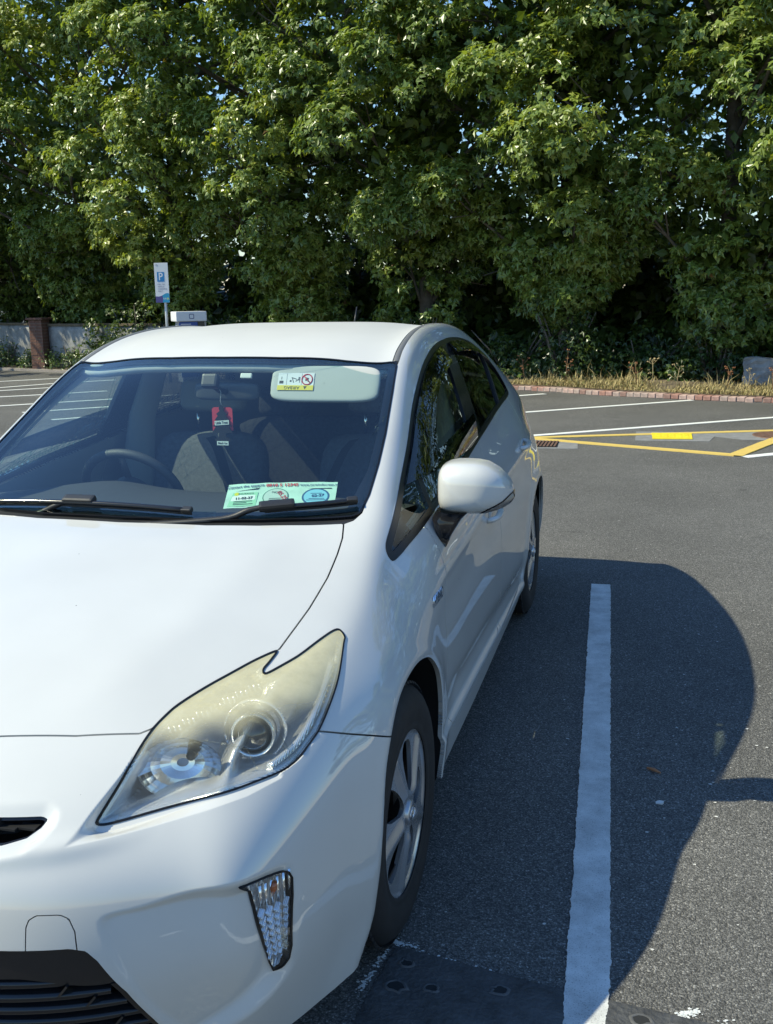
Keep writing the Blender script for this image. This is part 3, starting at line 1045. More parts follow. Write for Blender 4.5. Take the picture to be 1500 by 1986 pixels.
M['lens'] = lens_material()
M['flute'] = fluted('fluted_reflector', (.92, .93, .95), 95, .35, .2, 0.0, metal=.7)
M['flute_fine'] = fluted('finely_fluted_bezel', (.92, .93, .94), 240, .35, .22, .6, metal=.7)
M['bulb_lens'] = glass('projector_glass', (.55, .62, .66), 2.2)
M['smoke_dark'] = pbr('dark_lamp_interior', (.035, .04, .05), .2, metal=.4)
PQD = np.array(PQ_D)
for sgn_, lamp in zip((1, -1), halves(HAS['lamp'])):
    V, N, T = lamp
    A = V.copy(); A[:, 0] = np.abs(A[:, 0])
    d = poly_sdf(pq(A), HL_POLY)
    # gasket round the edge, then the clear cover
    inn, gas = carve(lamp, lambda V: hl_field(V) + .0036)
    cover = panel('headlight', inn, M['lens'], CAR, .004, .001)
    vv = np.empty(len(cover.data.vertices) * 3, np.float32); cover.data.vertices.foreach_get('co', vv); vv = vv.reshape(-1, 3).astype(float)
    vv[:, 0] = np.abs(vv[:, 0])
    P = pq(vv)
    # weathering: strongest on the upward facing top of the lamp
    pr = (P[:, 0] - HL_POLY[:, 0].min()) / (HL_POLY[:, 0].max() - HL_POLY[:, 0].min())
    h0, h1 = pq(np.array([(.470, .31, .705), (.757, .60, .712)]))
    above = P[:, 1] - (h0[1] + (P[:, 0] - h0[0]) * (h1[1] - h0[1]) / (h1[0] - h0[0]))
    haze = .03 + .52 * smoothstep(-.015, .060, above - .008 + .010 * np.sin(P[:, 0] * 60) * np.cos(P[:, 1] * 45)) * (1 - .75 * smoothstep(.78, .97, pr) * smoothstep(.10, .03, above))
    at = cover.data.attributes.new('haze', 'FLOAT', 'POINT'); at.data.foreach_set('value', haze.astype(np.float32))
    panel('gasket', gas, M['seal'], cover, .02, .0025)
    # mirrored bucket behind the cover
    sx = np.array([sgn_, 1, 1.0])
    dirn = PQD * sx
    dep = .012 + .135 * smoothstep(0.006, .055, -d)
    rl = pq(np.array([(.640, .318, .655), (.640, .40, .705), (.652, .50, .752), (.66, .60, .785)]))
    dr = poly_sdf(pq(A), rl, closed=False)
    dep *= 1 - .72 * gauss(dr, .016)
    bucket = (V - dirn * dep[:, None], None, T)
    bn = vert_normals(bucket[0], T)
    link('bucket', mesh_np('bucket', bucket[0], T, M['flute_fine'], bn), cover)

    def at_pq(pt, inward, sgn_=sgn_):
        q, n_ = on_body((pt[0] * sgn_, pt[1], pt[2]))
        return q - Vector((sgn_ * PQ_D.x, PQ_D.y, PQ_D.z)) * inward
    axis = Vector((sgn_ * .22, -.95, .12)).normalized()
    # projector: chrome ring, barrel and glass eye
    c = at_pq((.655, .452, .714), .052)
    Mx = frame_from(axis).to_4x4(); Mx.translation = c
    mb = MB()
    mb.lathe([(.046, -.03), (.046, .002), (.0445, .006), (.0415, .006), (.0385, .001), (.037, -.012), (.036, -.02)], 40, Mx)
    mb.build('projector_ring', M['reflector'], cover)
    mb = MB(); mb.lathe([(.036, -.016), (.035, -.008), (.0315, .003), (.023, .012), (.012, .0175), (.0005, .0185)], 36, Mx)
    mb.build('projector_eye', M['bulb_lens'], cover)
    mb = MB(); mb.lathe([(.0425, -.018), (.030, -.028), (.0005, -.030)], 28, Mx)
    mb.build('projector_barrel', M['smoke_dark'], cover)
    # outer halo ring of the projector housing
    mb = MB()
    mb.lathe([(.066, -.040), (.066, -.030), (.0645, -.027), (.0625, -.027), (.060, -.032), (.050, -.045)], 44, Mx)
    mb.build('projector_housing', M['flute'], cover)
    # main beam bowl: wide faceted reflector
    c2 = at_pq((.552, .335, .690), .066)
    ax2 = Vector((sgn_ * .34, -.90, .26)).normalized()
    Mb = frame_from(ax2).to_4x4(); Mb.translation = c2
    S = Matrix.Diagonal((1.2, .85, 1, 1))
    mb = MB()
    mb.lathe([(.068, .022), (.066, .012), (.061, 0), (.051, -.018), (.037, -.032), (.020, -.040), (.010, -.041)], 30, Mb @ S)
    o = mb.build('main_beam_bowl', M['reflector'], cover)
    o.data.polygons.foreach_set('use_smooth', [False] * len(o.data.polygons))
    mb = MB(); mb.lathe([(.010, -.045), (.010, -.032), (.006, -.026), (.0005, -.025)], 14, Mb @ Matrix.Translation((.018, .014, .004)))
    mb.build('bulb', M['dark_metal'], cover)
    # bezels along the lower and outer edges, and the row of moulded drops on the inner brow
    mb = MB()
    for k in range(7):
        for q in range(3):
            p0 = Vector((.500 + .018 * k + .006 * q, .395 + .026 * k + .010 * q, .738 + .0075 * k - .012 * q))
            a = at_pq(p0, .020)
            mb.tube([(a + Vector((0, 0, .006)))[:], (a - Vector((-.004 * sgn_, .004, .007)))[:]], [.0035, .0022], 6)
    o = mb.build('brow_drops', M['reflector'], cover); o['kind'] = 'stuff'
    low = [at_pq(p, .040) for p in [(.47, .19, .648), (.52, .222, .653), (.58, .27, .658), (.65, .33, .664)]]
    mb = MB(); mb.tube([tuple(p) for p in cat_rom([tuple(p) for p in low], 6)], .009, 8); mb.build('lower_bezel', M['flute'], cover)
    rightr = [at_pq(p, .018) for p in [(.70, .42, .668), (.735, .50, .690), (.745, .60, .73), (.735, .72, .777)]]
    mb = MB(); mb.tube([tuple(p) for p in cat_rom([tuple(p) for p in rightr], 6)], .008, 8); mb.build('side_bezel', M['flute'], cover)
    if sgn_ == 1:
        cover['label'] = 'headlight on the nearer side, cover yellowed and milky along its top'

# ------------------------------------------------------------------ car: corner lamps, grilles
M['amber'] = pbr('amber_bulb', (.34, .09, .03), .15, coat=.6)
for sgn_, fog in zip((1, -1), halves(HAS['fog'])):
    V, N, T = fog

    def ff(V):
        return poly_sdf(np.stack([np.abs(V[:, 0]), V[:, 2]], 1), FOG)
    inn, gas = carve(fog, lambda V: ff(V) + .0024)
    cover = panel('corner_lamp', inn, M['clear'], CAR, .004, .002)
    panel('gasket', gas, M['seal'], cover, .03, .004)
    d = ff(V)
    dirn = np.array([sgn_ * .35, -.93, 0.0])
    dep = .006 + .024 * smoothstep(0.0, .016, -d)
    VB = V - dirn * dep[:, None]
    link('bucket', mesh_np('bucket', VB, T, M['flute'], vert_normals(VB, T)), cover)
    # rows of moulded prisms in the lower half, upright flutes above, amber bulb behind them
    mb = MB()
    for k in range(7):
        z = .440 - .0155 * k
        x0, x1 = .7195 + .0022 * k, .7625 - .0006 * k
        for j in range(4):
            xa = x0 + (x1 - x0) * j / 4; xb = x0 + (x1 - x0) * (j + 1) / 4 - .0008
            y = np.interp((xa + xb) / 2, [.71, .735, .765], [.262, .285, .335])
            mb.box((sgn_ * (xa + xb) / 2, y + .006 + .003 * (j % 2), z), (xb - xa, .016, .0085), Matrix.Rotation(R(35), 3, 'X'))
    o = mb.build('prism_rows', M['flute'], cover); o['kind'] = 'stuff'
    mb = MB()
    for j in range(6):
        x = .7215 + .0078 * j
        y = np.interp(x, [.71, .735, .765], [.266, .292, .338])
        mb.tube([(sgn_ * x, y + .010, .448), (sgn_ * x, y + .008, .505 - .006 * (5 - j) * .3)], .0032, 8)
    o = mb.build('upright_flutes', M['reflector'], cover); o['kind'] = 'stuff'
    mb = MB(); mb.tube([(sgn_ * .738, .308, .470), (sgn_ * .742, .303, .482), (sgn_ * .745, .303, .496)], [.005, .007, .005], 10)
    mb.build('amber_bulb', M['amber'], cover)


def z_front(x, z, extra=0.0):
    """y of the nose surface at x, z"""
    p, n_ = surf((x, -1.0, z), (0, 1, 0))
    return (p.y if p is not None else .1) + extra


# lower grille: gloss top bar, slats, dark backing
_gg = near_refine(HAS['grille'], lambda V: V[:, 2] - .400)
_low, _topbar = cut(_gg, _gg[0][:, 2] - (.408 - .03 * smoothstep(.35, .5, np.abs(_gg[0][:, 0]))))
GR = empty('lower_grille', (0, 0, 0)); GR.parent = CAR
panel('top_bar', _topbar, M['black_gloss'], GR, .03, -.010)
fr_in, fr_ring = carve(_low, lambda V: np.maximum(poly_sdf(V[:, [0, 2]], GRILLE) + .012, -1) if True else 0)
panel('surround', fr_ring, M['black_gloss'], GR, .05, -.008)
for z, w in ((.392, .475), (.362, .50), (.332, .52), (.300, .535), (.268, .55), (.236, .56)):
    mb = MB()
    xs = np.linspace(-w, w, 33)
    vs, fs = [], []
    for x in xs:
        y = z_front(x, z, .018)
        k = .004 * math.cos(x * 3)
        vs += [(x, y, z - .010), (x, y - .006, z - .004), (x, y - .004, z + .003 + k), (x, y + .03, z + .008 + k), (x, y + .05, z - .002)]
    for i in range(32):
        for j in range(4):
            a = i * 5 + j
            fs.append((a, a + 5, a + 6, a + 1))
    mb.add(vs, fs, True)
    mb.build('slat', M['black_gloss'], GR)
for sg in (1, -1):
    for z, x in ((.377, .43), (.347, .47), (.285, .50)):
        mb = MB()
        y = z_front(sg * x, z, .02)
        mb.box((sg * x, y + .012, z), (.004, .05, .030), Matrix.Rotation(R(sg * 38), 3, 'Y'))
        mb.build('fin', M['black_gloss'], GR)
V, N, T = HAS['grille']
link('backing', mesh_np('backing', V + np.array([0, .085, 0]), T, M['black_matt'], N), GR)
V, N, T = HAS['slot']
US = empty('upper_grille', (0, 0, 0)); US.parent = CAR
link('backing', mesh_np('backing', V + np.array([0, .045, 0]), T, M['black_matt'], N), US)
si, sr = carve(HAS['slot'], lambda V: poly_sdf(V[:, [0, 2]], SLOT) + .0035)
panel('surround', sr, M['black_gloss'], US, .05, -.004)
mb = MB()
for z in (.636,):
    for i in range(20):
        x0 = -.35 + .035 * i
        mb.box((x0 + .0175, z_front(x0 + .0175, z, .022), z), (.035, .02, .004))
mb.build('slat', M['black'], US)
for x in (-.28, -.14, .0, .14, .28):
    mb = MB(); mb.box((x, z_front(x, .638, .026), .638), (.004, .02, .03)); mb.build('fin', M['black'], US)

# ------------------------------------------------------------------ car: arch liners, underbody, bulkheads
for C, x0 in ((ARCH_F, .45), (ARCH_R, .45)):
    for sg in (1, -1):
        pts = np.array([p for p in C if p[1] > .19])
        o_ = pts[:, 0].argsort() if False else None
        k0 = pts[:, 0].argmin()
        # order from the front foot over the top to the rear foot
        ang = np.arctan2(pts[:, 1] - .25, pts[:, 0] - pts[:, 0].mean())
        pts = pts[np.argsort(-ang)]
        n = len(pts)
        cen = np.array([pts[:, 0].mean(), .3])
        vs, fs = [], []
        for x, g in ((.848, 1.0), (.835, 1.04), (.60, 1.06), (x0, 1.05)):
            for p in pts:
                q = cen + (p - cen) * g
                xb = x
                if x > .84:
                    hit_, _n = surf((sg * 1.5, p[0], p[1]), (-sg, 0, 0))
                    xb = abs(hit_.x) - .012 if hit_ is not None and abs(hit_.x) > .7 else x - .01
                vs.append((sg * xb, q[0], q[1]))
        for r in range(3):
            for k in range(n - 1):
                fs.append((r * n + k, r * n + k + 1, (r + 1) * n + k + 1, (r + 1) * n + k))
        vs.append((sg * x0, cen[0], .1)); c_ = len(vs) - 1
        for k in range(n - 1):
            fs.append((3 * n + k, 3 * n + k + 1, c_))
        mb = MB(); mb.add(vs, fs, True); mb.build('arch_liner', M['black_matt'], CAR)
mb = MB()
mb.box((0, .80, .20), (1.0, 1.1, .05)); mb.box((0, 2.28, .215), (1.62, 1.90, .07)); mb.box((0, 3.75, .24), (1.06, 1.1, .05))
mb.box((0, .30, .38), (1.0, .03, .40)); mb.box((0, 1.22, .55), (1.30, .03, .62)); mb.box((0, .33, .66), (.66, .02, .10))
mb.build('underbody', M['black_matt'], CAR)

# ------------------------------------------------------------------ car: wheels
RIM_R = .207


def tyre_mesh():
    prof = [(.202, .004), (.208, .008), (.214, .006), (.225, .009), (.245, .0135), (.262, .0145), (.280, .010), (.296, .001), (.306, -.010), (.3125, -.020), (.3155, -.030),
            (.3165, -.042), (.3170, -.052), (.3095, -.053), (.3095, -.061), (.3172, -.062), (.3178, -.085), (.3100, -.086), (.3100, -.096), (.3178, -.097), (.3172, -.120),
            (.3095, -.121), (.3095, -.129), (.3170, -.130), (.3155, -.152), (.3125, -.162), (.306, -.172), (.28, -.192), (.25, -.196), (.22, -.19), (.202, -.185)]
    mb = MB()
    mb.lathe(prof, 96)
    # shoulder blocks
    for k in range(72):
        a = 2 * math.pi * k / 72
        for u in (-.022, -.160):
            Mx = Matrix.Rotation(a, 4, 'Z') @ Matrix.Translation((.3128, 0, u)) @ Matrix.Rotation(R(26 if u > -.1 else -26), 4, 'Y')
            v = [Mx @ Vector((sx * .0035, sy * .0095, sz * .012)) for sx in (-1, 1) for sy in (-1, 1) for sz in (-1, 1)]
            mb.add([p[:] for p in v], [(4, 6, 7, 5), (0, 4, 5, 1), (2, 3, 7, 6), (0, 2, 6, 4), (1, 5, 7, 3)])
    # rim protector ring and raised lettering band
    return mb


HOLE = np.array([(.052, -.004), (.066, -.020), (.092, -.034), (.122, -.043), (.152, -.045), (.171, -.033), (.177, -.006), (.172, .018), (.153, .031), (.125, .031), (.094, .022), (.066, .011)])
HOLE = cat_rom(HOLE, 5, True)


def rim_mesh(hole_phase):
    nr, nt = 40, 260
    r = np.linspace(.0005, RIM_R, nr)
    th = np.linspace(0, 2 * np.pi, nt, endpoint=False)
    Rg, Tg = np.meshgrid(r, th, indexing='ij')
    sect = 2 * np.pi / 5
    # angle from the nearest opening, so spokes lie at +-36 degrees
    dth = (Tg - hole_phase + sect / 2) % sect - sect / 2
    sp = np.abs(np.abs(dth) - sect / 2) * Rg                      # distance from the spoke's ridge line
    u = -.006 + .014 * smoothstep(.205, .02, Rg) - .004 * smoothstep(.034, .028, Rg)
    u = u + np.where(Rg > .03, .010 * np.exp(-(sp / .018) ** 2) * smoothstep(.03, .07, Rg) * smoothstep(.206, .19, Rg), 0)
    u = u - .035 * np.clip(sp - .012, 0, .05) * smoothstep(.05, .1, Rg) * smoothstep(.205, .185, Rg) * np.where(dth > 0, 1.0, .35)
    u = u + np.where(Rg > .199, .007 * smoothstep(.199, .203, Rg), 0)
    V = np.stack([Rg * np.cos(Tg), Rg * np.sin(Tg), u], -1).reshape(-1, 3)
    idx = np.arange(nr * nt).reshape(nr, nt)
    a, b = idx[:-1], idx[1:]
    an, bn = np.roll(a, -1, 1), np.roll(b, -1, 1)
    T = np.concatenate([np.stack([a, b, an], -1).reshape(-1, 3), np.stack([an, b, bn], -1).reshape(-1, 3)])
    N = vert_normals(V, T)
    if N[:, 2].mean() < 0:
        T = T[:, ::-1]; N = -N
    mesh = (V, N, T)
    for k in range(5):
        ca = hole_phase + k * sect
        cs, sn = math.cos(ca), math.sin(ca)

        def f(V, cs=cs, sn=sn):
            p = np.stack([V[:, 0] * cs + V[:, 1] * sn, -V[:, 0] * sn + V[:, 1] * cs], 1)
            d = np.full(len(V), 1.0)
            m = (p[:, 0] > .03) & (np.abs(p[:, 1]) < .08)
            d[m] = poly_sdf(p[m], HOLE)
            return d
        _, mesh = cut(mesh, f(mesh[0]))
    return mesh


TY = tyre_mesh()
def make_wheel(pos, sgn, phase, steer=0.0):
    # local +Z of the parts is the outward axle; local X points down the car, local Y up
    Mx = Matrix(((0, 0, sgn), (1, 0, 0), (0, 1, 0))).to_4x4()
    Mx = Matrix.Rotation(steer, 4, 'Z') @ Mx
    root_mb = MB()
    root_mb.lathe([(.205, -.002), (.196, -.012), (.186, -.03), (.182, -.06), (.182, -.15), (.20, -.185)], 56, Mx)
    wheel = root_mb.build('wheel', M['dark_metal'], CAR, pos)
    t = MB(); t.v, t.f, t.s = list(TY.v), list(TY.f), list(TY.s)
    t.v = [(Mx @ Vector(p))[:] for p in t.v]
    t.build('tyre', M['tyre'], wheel)
    mesh = rim_mesh(phase)
    V = mesh[0] @ np.array(Mx.to_3x3()).T
    N = mesh[1] @ np.array(Mx.to_3x3()).T
    T = mesh[2] if np.linalg.det(np.array(Mx.to_3x3())) > 0 else mesh[2][:, ::-1]
    rim = panel('rim', (V, N, T), M['alloy'], wheel, .011)
    d = MB()
    d.lathe([(.13, -.085), (.13, -.095), (.06, -.095), (.055, -.06), (.0005, -.06)], 40, Mx)
    d.lathe([(.13, -.085), (.06, -.085)], 40, Mx)
    d.build('brake_disc', M['dark_metal'], wheel)
    d = MB(); d.box((0, 0, 0), (.07, .12, .06), bevel=.01)
    d.v = [(Mx @ (Vector((p[0] + .105, p[1] + .03, p[2] - .08))))[:] for p in d.v]
    d.build('brake_caliper', M['dark_metal'], wheel)
    cap = MB()
    cap.lathe([(.031, -.004), (.031, .013), (.029, .016), (.0005, .017)], 32, Mx)
    c = cap.build('centre_cap', M['alloy'], wheel)
    em = MB()
    for (rx, ry, cy, wd) in ((.022, .0155, 0, .0028), (.0075, .0145, 0, .0024), (.0140, .0055, .0075, .0024)):
        pts = [Mx @ Vector((rx * math.cos(a), cy + ry * math.sin(a), .0185)) for a in np.linspace(0, 2 * math.pi, 25)]
        em.tube([p[:] for p in pts], wd / 2, 6, cap=False)
    o = em.build('emblem', M['chrome'], wheel)
    for k in range(5):
        a = phase + 2 * math.pi * (k + .5) / 5
        nb = MB(); P = Mx @ Matrix.Translation((.052 * math.cos(a), .052 * math.sin(a), .008))
        nb.lathe([(.010, 0), (.0095, -.001), (.008, -.012), (.0005, -.012)], 12, P)
        nb.build('wheel_nut', M['dark_metal'], wheel)
    return wheel


make_wheel((.844, .935, .317), 1, R(79), -.02)
make_wheel((.846, 3.632, .317), 1, R(40))
make_wheel((-.846, .935, .317), -1, R(15), -.02)
make_wheel((-.846, 3.632, .317), -1, R(60))

# ------------------------------------------------------------------ car: door mirrors, handles, badge, antenna, wipers
def make_mirror():
    X = np.array([.806, .812, .822, .838, .86, .89, .92, .95, .98, 1.0, 1.012, 1.020, 1.0235])
    zt = np.interp(X, [.806, .812, .822, .838, .86, .91, .95, .98, 1.0, 1.012, 1.020, 1.0235], [1.060, 1.078, 1.091, 1.0985, 1.103, 1.105, 1.098, 1.081, 1.062, 1.046, 1.027, 1.008])
    zb = np.interp(X, [.806, .812, .822, .838, .86, .91, .95, .98, 1.0, 1.012, 1.020, 1.0235], [.985, .966, .958, .953, .951, .951, .955, .964, .972, .979, .987, .997])
    yf = np.interp(X, [.806, .812, .822, .838, .86, .91, .95, .98, 1.0, 1.012, 1.020, 1.0235], [1.535, 1.505, 1.482, 1.468, 1.458, 1.452, 1.458, 1.474, 1.496, 1.520, 1.545, 1.562])
    yb = 1.585
    nphi = 28
    V, grid = [], []
    for x, a, b, f in zip(X, zt, zb, yf):
        cz, hz, hy = (a + b) / 2, (a - b) / 2, yb - f
        row = []
        for k in range(nphi + 1):
            t = math.pi * k / nphi - math.pi / 2           # -90 bottom rear .. +90 top rear
            c, s = math.cos(t), math.sin(t)
            y = yb - hy * abs(c) ** .50
            z = cz + hz * math.copysign(abs(s) ** .70, s)
            row.append(len(V)); V.append((x, y, z))
        grid.append(row)
    V = np.array(V); G = np.array(grid)
    T = np.concatenate([np.stack([G[:-1, :-1], G[1:, :-1], G[1:, 1:]], -1).reshape(-1, 3), np.stack([G[:-1, :-1], G[1:, 1:], G[:-1, 1:]], -1).reshape(-1, 3)])
    N = vert_normals(V, T)
    if (N * (V - np.array([.915, 1.58, 1.03]))).sum(1).mean() < 0:
        T = T[:, ::-1]; N = -N
    me = (V, N, T)
    me = refine(me, np.ones(len(T), bool)); me = refine(me, np.ones(len(me[2]), bool))
    seam = lambda V: V[:, 2] - np.interp(V[:, 0], [.80, .90, .96, 1.03], [.974, .9725, .976, .990])
    low, cap = carve(me, seam, .0008)
    strip = np.array([(.925, .950), (.945, .968), (.972, .982), (1.000, .997), (1.016, 1.012), (1.024, 1.018), (1.027, .997), (1.01, .975), (.98, .955), (.95, .94)])
    sf = lambda V: np.where(V[:, 1] < 1.60, poly_sdf(V[:, [0, 2]], strip), 1.0)
    ind1, cap = carve(cap, sf)
    ind2, low = carve(low, sf)
    root = panel('door_mirror', cap, M['paint'], CAR, .004)
    panel('lower_cover', low, M['paint'], root, .004)
    ind = join(ind1, ind2)
    i_in, i_edge = carve(ind, lambda V: sf(V) + .0035)
    M['indicator'] = fluted('ribbed_indicator_lens', (.30, .29, .28), 110, .5, .12, 1.2, metal=.3)
    panel('indicator', i_in, M['indicator'], root, .004, .0015)
    panel('indicator_edge', i_edge, M['black_gloss'], root, .004, .0015)
    mb = MB()
    loop = [tuple(V[g[0]] + [0, .002, 0]) for g in G] + [tuple(V[g[-1]] + [0, .002, 0]) for g in G[::-1]]
    mb.add(loop, [tuple(range(len(loop)))])
    mb.build('mirror_glass', M['chrome'], root)
    # black foot that carries it on the door
    mb = MB()
    top = [(.816, 1.475, .966), (.870, 1.468, .960), (.900, 1.475, .962), (.900, 1.56, .962), (.86, 1.575, .960), (.816, 1.56, .966)]
    mid = [(.806, 1.455, .945), (.858, 1.452, .938), (.880, 1.465, .940), (.878, 1.55, .94), (.85, 1.565, .938), (.806, 1.56, .945)]
    bot = [(.815, 1.462, .905), (.843, 1.462, .892), (.853, 1.472, .892), (.850, 1.535, .892), (.836, 1.55, .892), (.80, 1.55, .905)]
    tip = [(.820, 1.475, .868), (.835, 1.478, .861), (.840, 1.484, .860), (.838, 1.51, .860), (.83, 1.52, .862), (.812, 1.52, .868)]
    vs, fs = [], []
    rows = [top, mid, bot, tip]
    for rr in rows:
        vs += [tuple(p) for p in cat_rom(rr, 4, True)]
    n = 24
    for i in range(3):
        for k in range(n):
            fs.append((i * n + k, i * n + (k + 1) % n, (i + 1) * n + (k + 1) % n, (i + 1) * n + k))
    fs += [tuple(range(n)), tuple(range(3 * n, 4 * n))[::-1]]
    mb.add(vs, fs, True)
    mb.build('mirror_foot', M['black_gloss'], root)
    return root


MIR = make_mirror()
MIR2 = mirror_x(MIR, CAR)
for ch in MIR.children:
    mirror_x(ch, MIR2)

for (y, z, ln, dk) in ((2.235, .800, .185, 'door_f'), (3.21, .915, .185, 'door_r')):
    for i_, sg in ((0, 1), (1, -1)):
        pts, rad = [], []
        for t in np.linspace(-1, 1, 13):
            p, nn = surf((sg * 1.5, y + t * ln / 2, z + .008 * t), (-sg, 0, 0))
            lift = .034 * (1 - abs(t) ** 3.2) - .004
            pts.append(p + Vector((sg * lift, 0, 0)))
            rad.append(.013 if abs(t) < .9 else .010)
        mb = MB(); mb.tube([p[:] for p in pts], rad, 10, flat=.75)
        mb.build('door_handle', M['paint'], DOORS[dk, i_])
        p, nn = surf((sg * 1.5, y - .02, z), (-sg, 0, 0))
        mb = MB(); mb.lathe([(.034, .0015), (.028, .003), (.0005, .0032)], 20, place(p, (0, 1, 0), nn) @ Matrix.Diagonal((1.4, .8, 1, 1)))
        mb.build('handle_cup', M['paint'], DOORS[dk, i_])
for sg in (1, -1):
    p, nn = surf((sg * 1.5, 1.305, .763), (-sg, 0, 0))
    Mx = place(p + nn * .0015, (0, sg, .02), nn)
    text_obj('badge', 'HYBRID', .042, M['chrome'], Mx, CAR, .0016, squeeze=.80, bold=.0008)
p, nn = surf((0, 3.42, 2.0), (0, 0, -1))
mb = MB(); mb.tube([p[:], (p + Vector((0, .016, .022)))[:], (p + Vector((0, .05, .05)))[:]], [.018, .013, .006], 10)
mb.tube([(p + Vector((0, .03, .03)))[:], (p + Vector((0, .09, .125)))[:]], [.0045, .003], 8)
mb.build('roof_aerial', M['black'], CAR)


def ws_point(x, y, lift):
    p, nn = surf((x, y, 2.0), (0, 0, -1))
    return p + nn * lift


def wiper(a, b, pivot, hub, heel):
    root = MB()
    n_ = 14
    line = [ws_point(a[0] + (b[0] - a[0]) * t, a[1] + (b[1] - a[1]) * t, .018) for t in np.linspace(0, 1, n_)]
    root.tube([p[:] for p in line], [.007] + [.0092] * (n_ - 2) + [.0075], 8, flat=.8)
    w = root.build('wiper', M['black_gloss'], CAR)
    mb = MB()
    mb.tube([(ws_point(a[0] + (b[0] - a[0]) * t, a[1] + (b[1] - a[1]) * t, .006))[:] for t in np.linspace(0, 1, n_)], .0035, 6)
    mb.build('wiper_rubber', M['rubber'], w)
    hp = ws_point(hub[0], hub[1], .021)
    d = (line[-1] - line[0]).normalized()
    mb = MB()
    Mr = frame_from(ws_point(hub[0], hub[1], 1) - ws_point(hub[0], hub[1], 0), (0, 1, 0))
    ang = math.atan2(d.y, d.x)
    mb.box((0, 0, 0), (.098, .030, .021), bevel=.008)
    Mx = place(hp, d, Mr.col[2])
    mb.v = [(Mx @ Vector(p))[:] for p in mb.v]
    mb.build('connector', M['black'], w)
    mb = MB()
    pts = [Vector(heel), Vector(pivot), (Vector(pivot) + hp) / 2 + Vector((0, 0, .006)), hp + d * -.02]
    mb.tube([p[:] for p in cat_rom([p[:] for p in pts], 5)], [.014] * 5 + [.0125] * 6 + [.011] * 5, 8, flat=.7)
    mb.build('wiper_arm', M['black'], w)
    for e, s in ((line[0], 1), (line[-1], -1)):
        mb = MB(); mb.box((0, 0, 0), (.030, .019, .015), bevel=.004)
        Mx = place(e + d * (.012 * s), d, Mr.col[2])
        mb.v = [(Mx @ Vector(p))[:] for p in mb.v]
        mb.build('end_cap', M['black'], w)
    return w


wiper((-.50, 1.205), (.195, 1.178), (-.30, 1.19, .975), (-.155, 1.200), (-.42, 1.165, .962))
wiper((.395, 1.213), (.632, 1.292), (.28, 1.178, .985), (.425, 1.228), (.06, 1.140, .968))
# ------------------------------------------------------------------ car: cabin
TRIM = [m_ for m_ in (HAS['door_f'], HAS['door_r'], HAS['shell']) if m_ is not None]
up_, _ = cut(HAS['shell'], .60 - HAS['shell'][0][:, 2])
front_cut, _ = cut(up_, 1.36 - up_[0][:, 1]) if up_ is not None else (None, None)
V, N, T = front_cut
VI = V - N * np.minimum(.045, .05)[..., None]
link('pillar_trim', mesh_np('pillar_trim', VI, T[:, ::-1], M['liner'], -N), CAR)
for key in ('door_f', 'door_r'):
    for i_, m_ in enumerate(halves(HAS[key])):
        V, N, T = m_
        VI = V - np.sign(V[:, :1]) * np.array([[.055, 0, 0]])
        link('door_lining', mesh_np('door_lining', VI, T[:, ::-1], M['trim'], -N), DOORS[key, i_])
V, N, T = HAS['roof']
link('headlining', mesh_np('headlining', V - N * .045, T[:, ::-1], M['liner'], -N), CAR)
mb = MB()      # header rail above the windscreen
hp = [ws_point(x, np.interp(abs(x), [0, .2, .42, .57], [1.885, 1.89, 1.915, 1.945]), -.035)[:] for x in np.linspace(-.57, .57, 15)]
mb.tube(hp, .028, 8, flat=.6); mb.build('header_rail', M['liner'], CAR)
mb = MB()
prof = [(1.20, .950), (1.30, .962), (1.45, .968), (1.62, .960), (1.74, .945), (1.80, .915), (1.815, .86), (1.77, .70), (1.66, .55), (1.50, .42), (1.36, .40)]
xs = np.linspace(-.70, .70, 29)
vs, fs = [], []
for x in xs:
    bulge = .030 * math.exp(-((x + .36) / .17) ** 2)
    for y, z in prof:
        vs.append((x, y + (0 if y < 1.6 else -.12 * abs(x) ** 3), z - .03 * abs(x) ** 3 + (bulge if 1.58 < y < 1.83 and z > .8 else 0)))
n = len(prof)
for i in range(len(xs) - 1):
    for k in range(n - 1):
        fs.append((i * n + k, (i + 1) * n + k, (i + 1) * n + k + 1, i * n + k + 1))
mb.add(vs, fs, True)
mb.build('dashboard', M['dash'], CAR)
mb = MB()
for x in np.arange(-.52, .54, .016):
    mb.box((x, 1.262 + .05 * x * x, .9625 + .0), (.009, .022, .006))
o = mb.build('demister_vent', M['trim'], CAR); o['kind'] = 'stuff'
# steering wheel
sw = Matrix.Translation((-.375, 1.90, .900)) @ Matrix.Rotation(R(-62), 4, 'X')
mb = MB()
mb.tube([(sw @ Vector((.182 * math.cos(a), .175 * math.sin(a), 0)))[:] for a in np.linspace(0, 2 * math.pi, 49)], .016, 10, cap=False)
swo = mb.build('steering_wheel', M['dash'], CAR)
mb = MB(); mb.lathe([(.075, -.03), (.075, .0), (.06, .012), (.0005, .016)], 24, sw); mb.build('hub', M['dash'], swo)
mb = MB()
for a in (R(0), R(180), R(270)):
    mb.tube([(sw @ Vector((.06 * math.cos(a), .06 * math.sin(a), 0)))[:], (sw @ Vector((.175 * math.cos(a), .17 * math.sin(a), 0)))[:]], .014, 8, flat=.6)
mb.build('spokes', M['dash'], swo)
mb = MB(); mb.tube([(-.375, 1.88, .89), (-.375, 1.62, .80)], [.045, .06], 12); mb.build('column', M['dash'], swo)


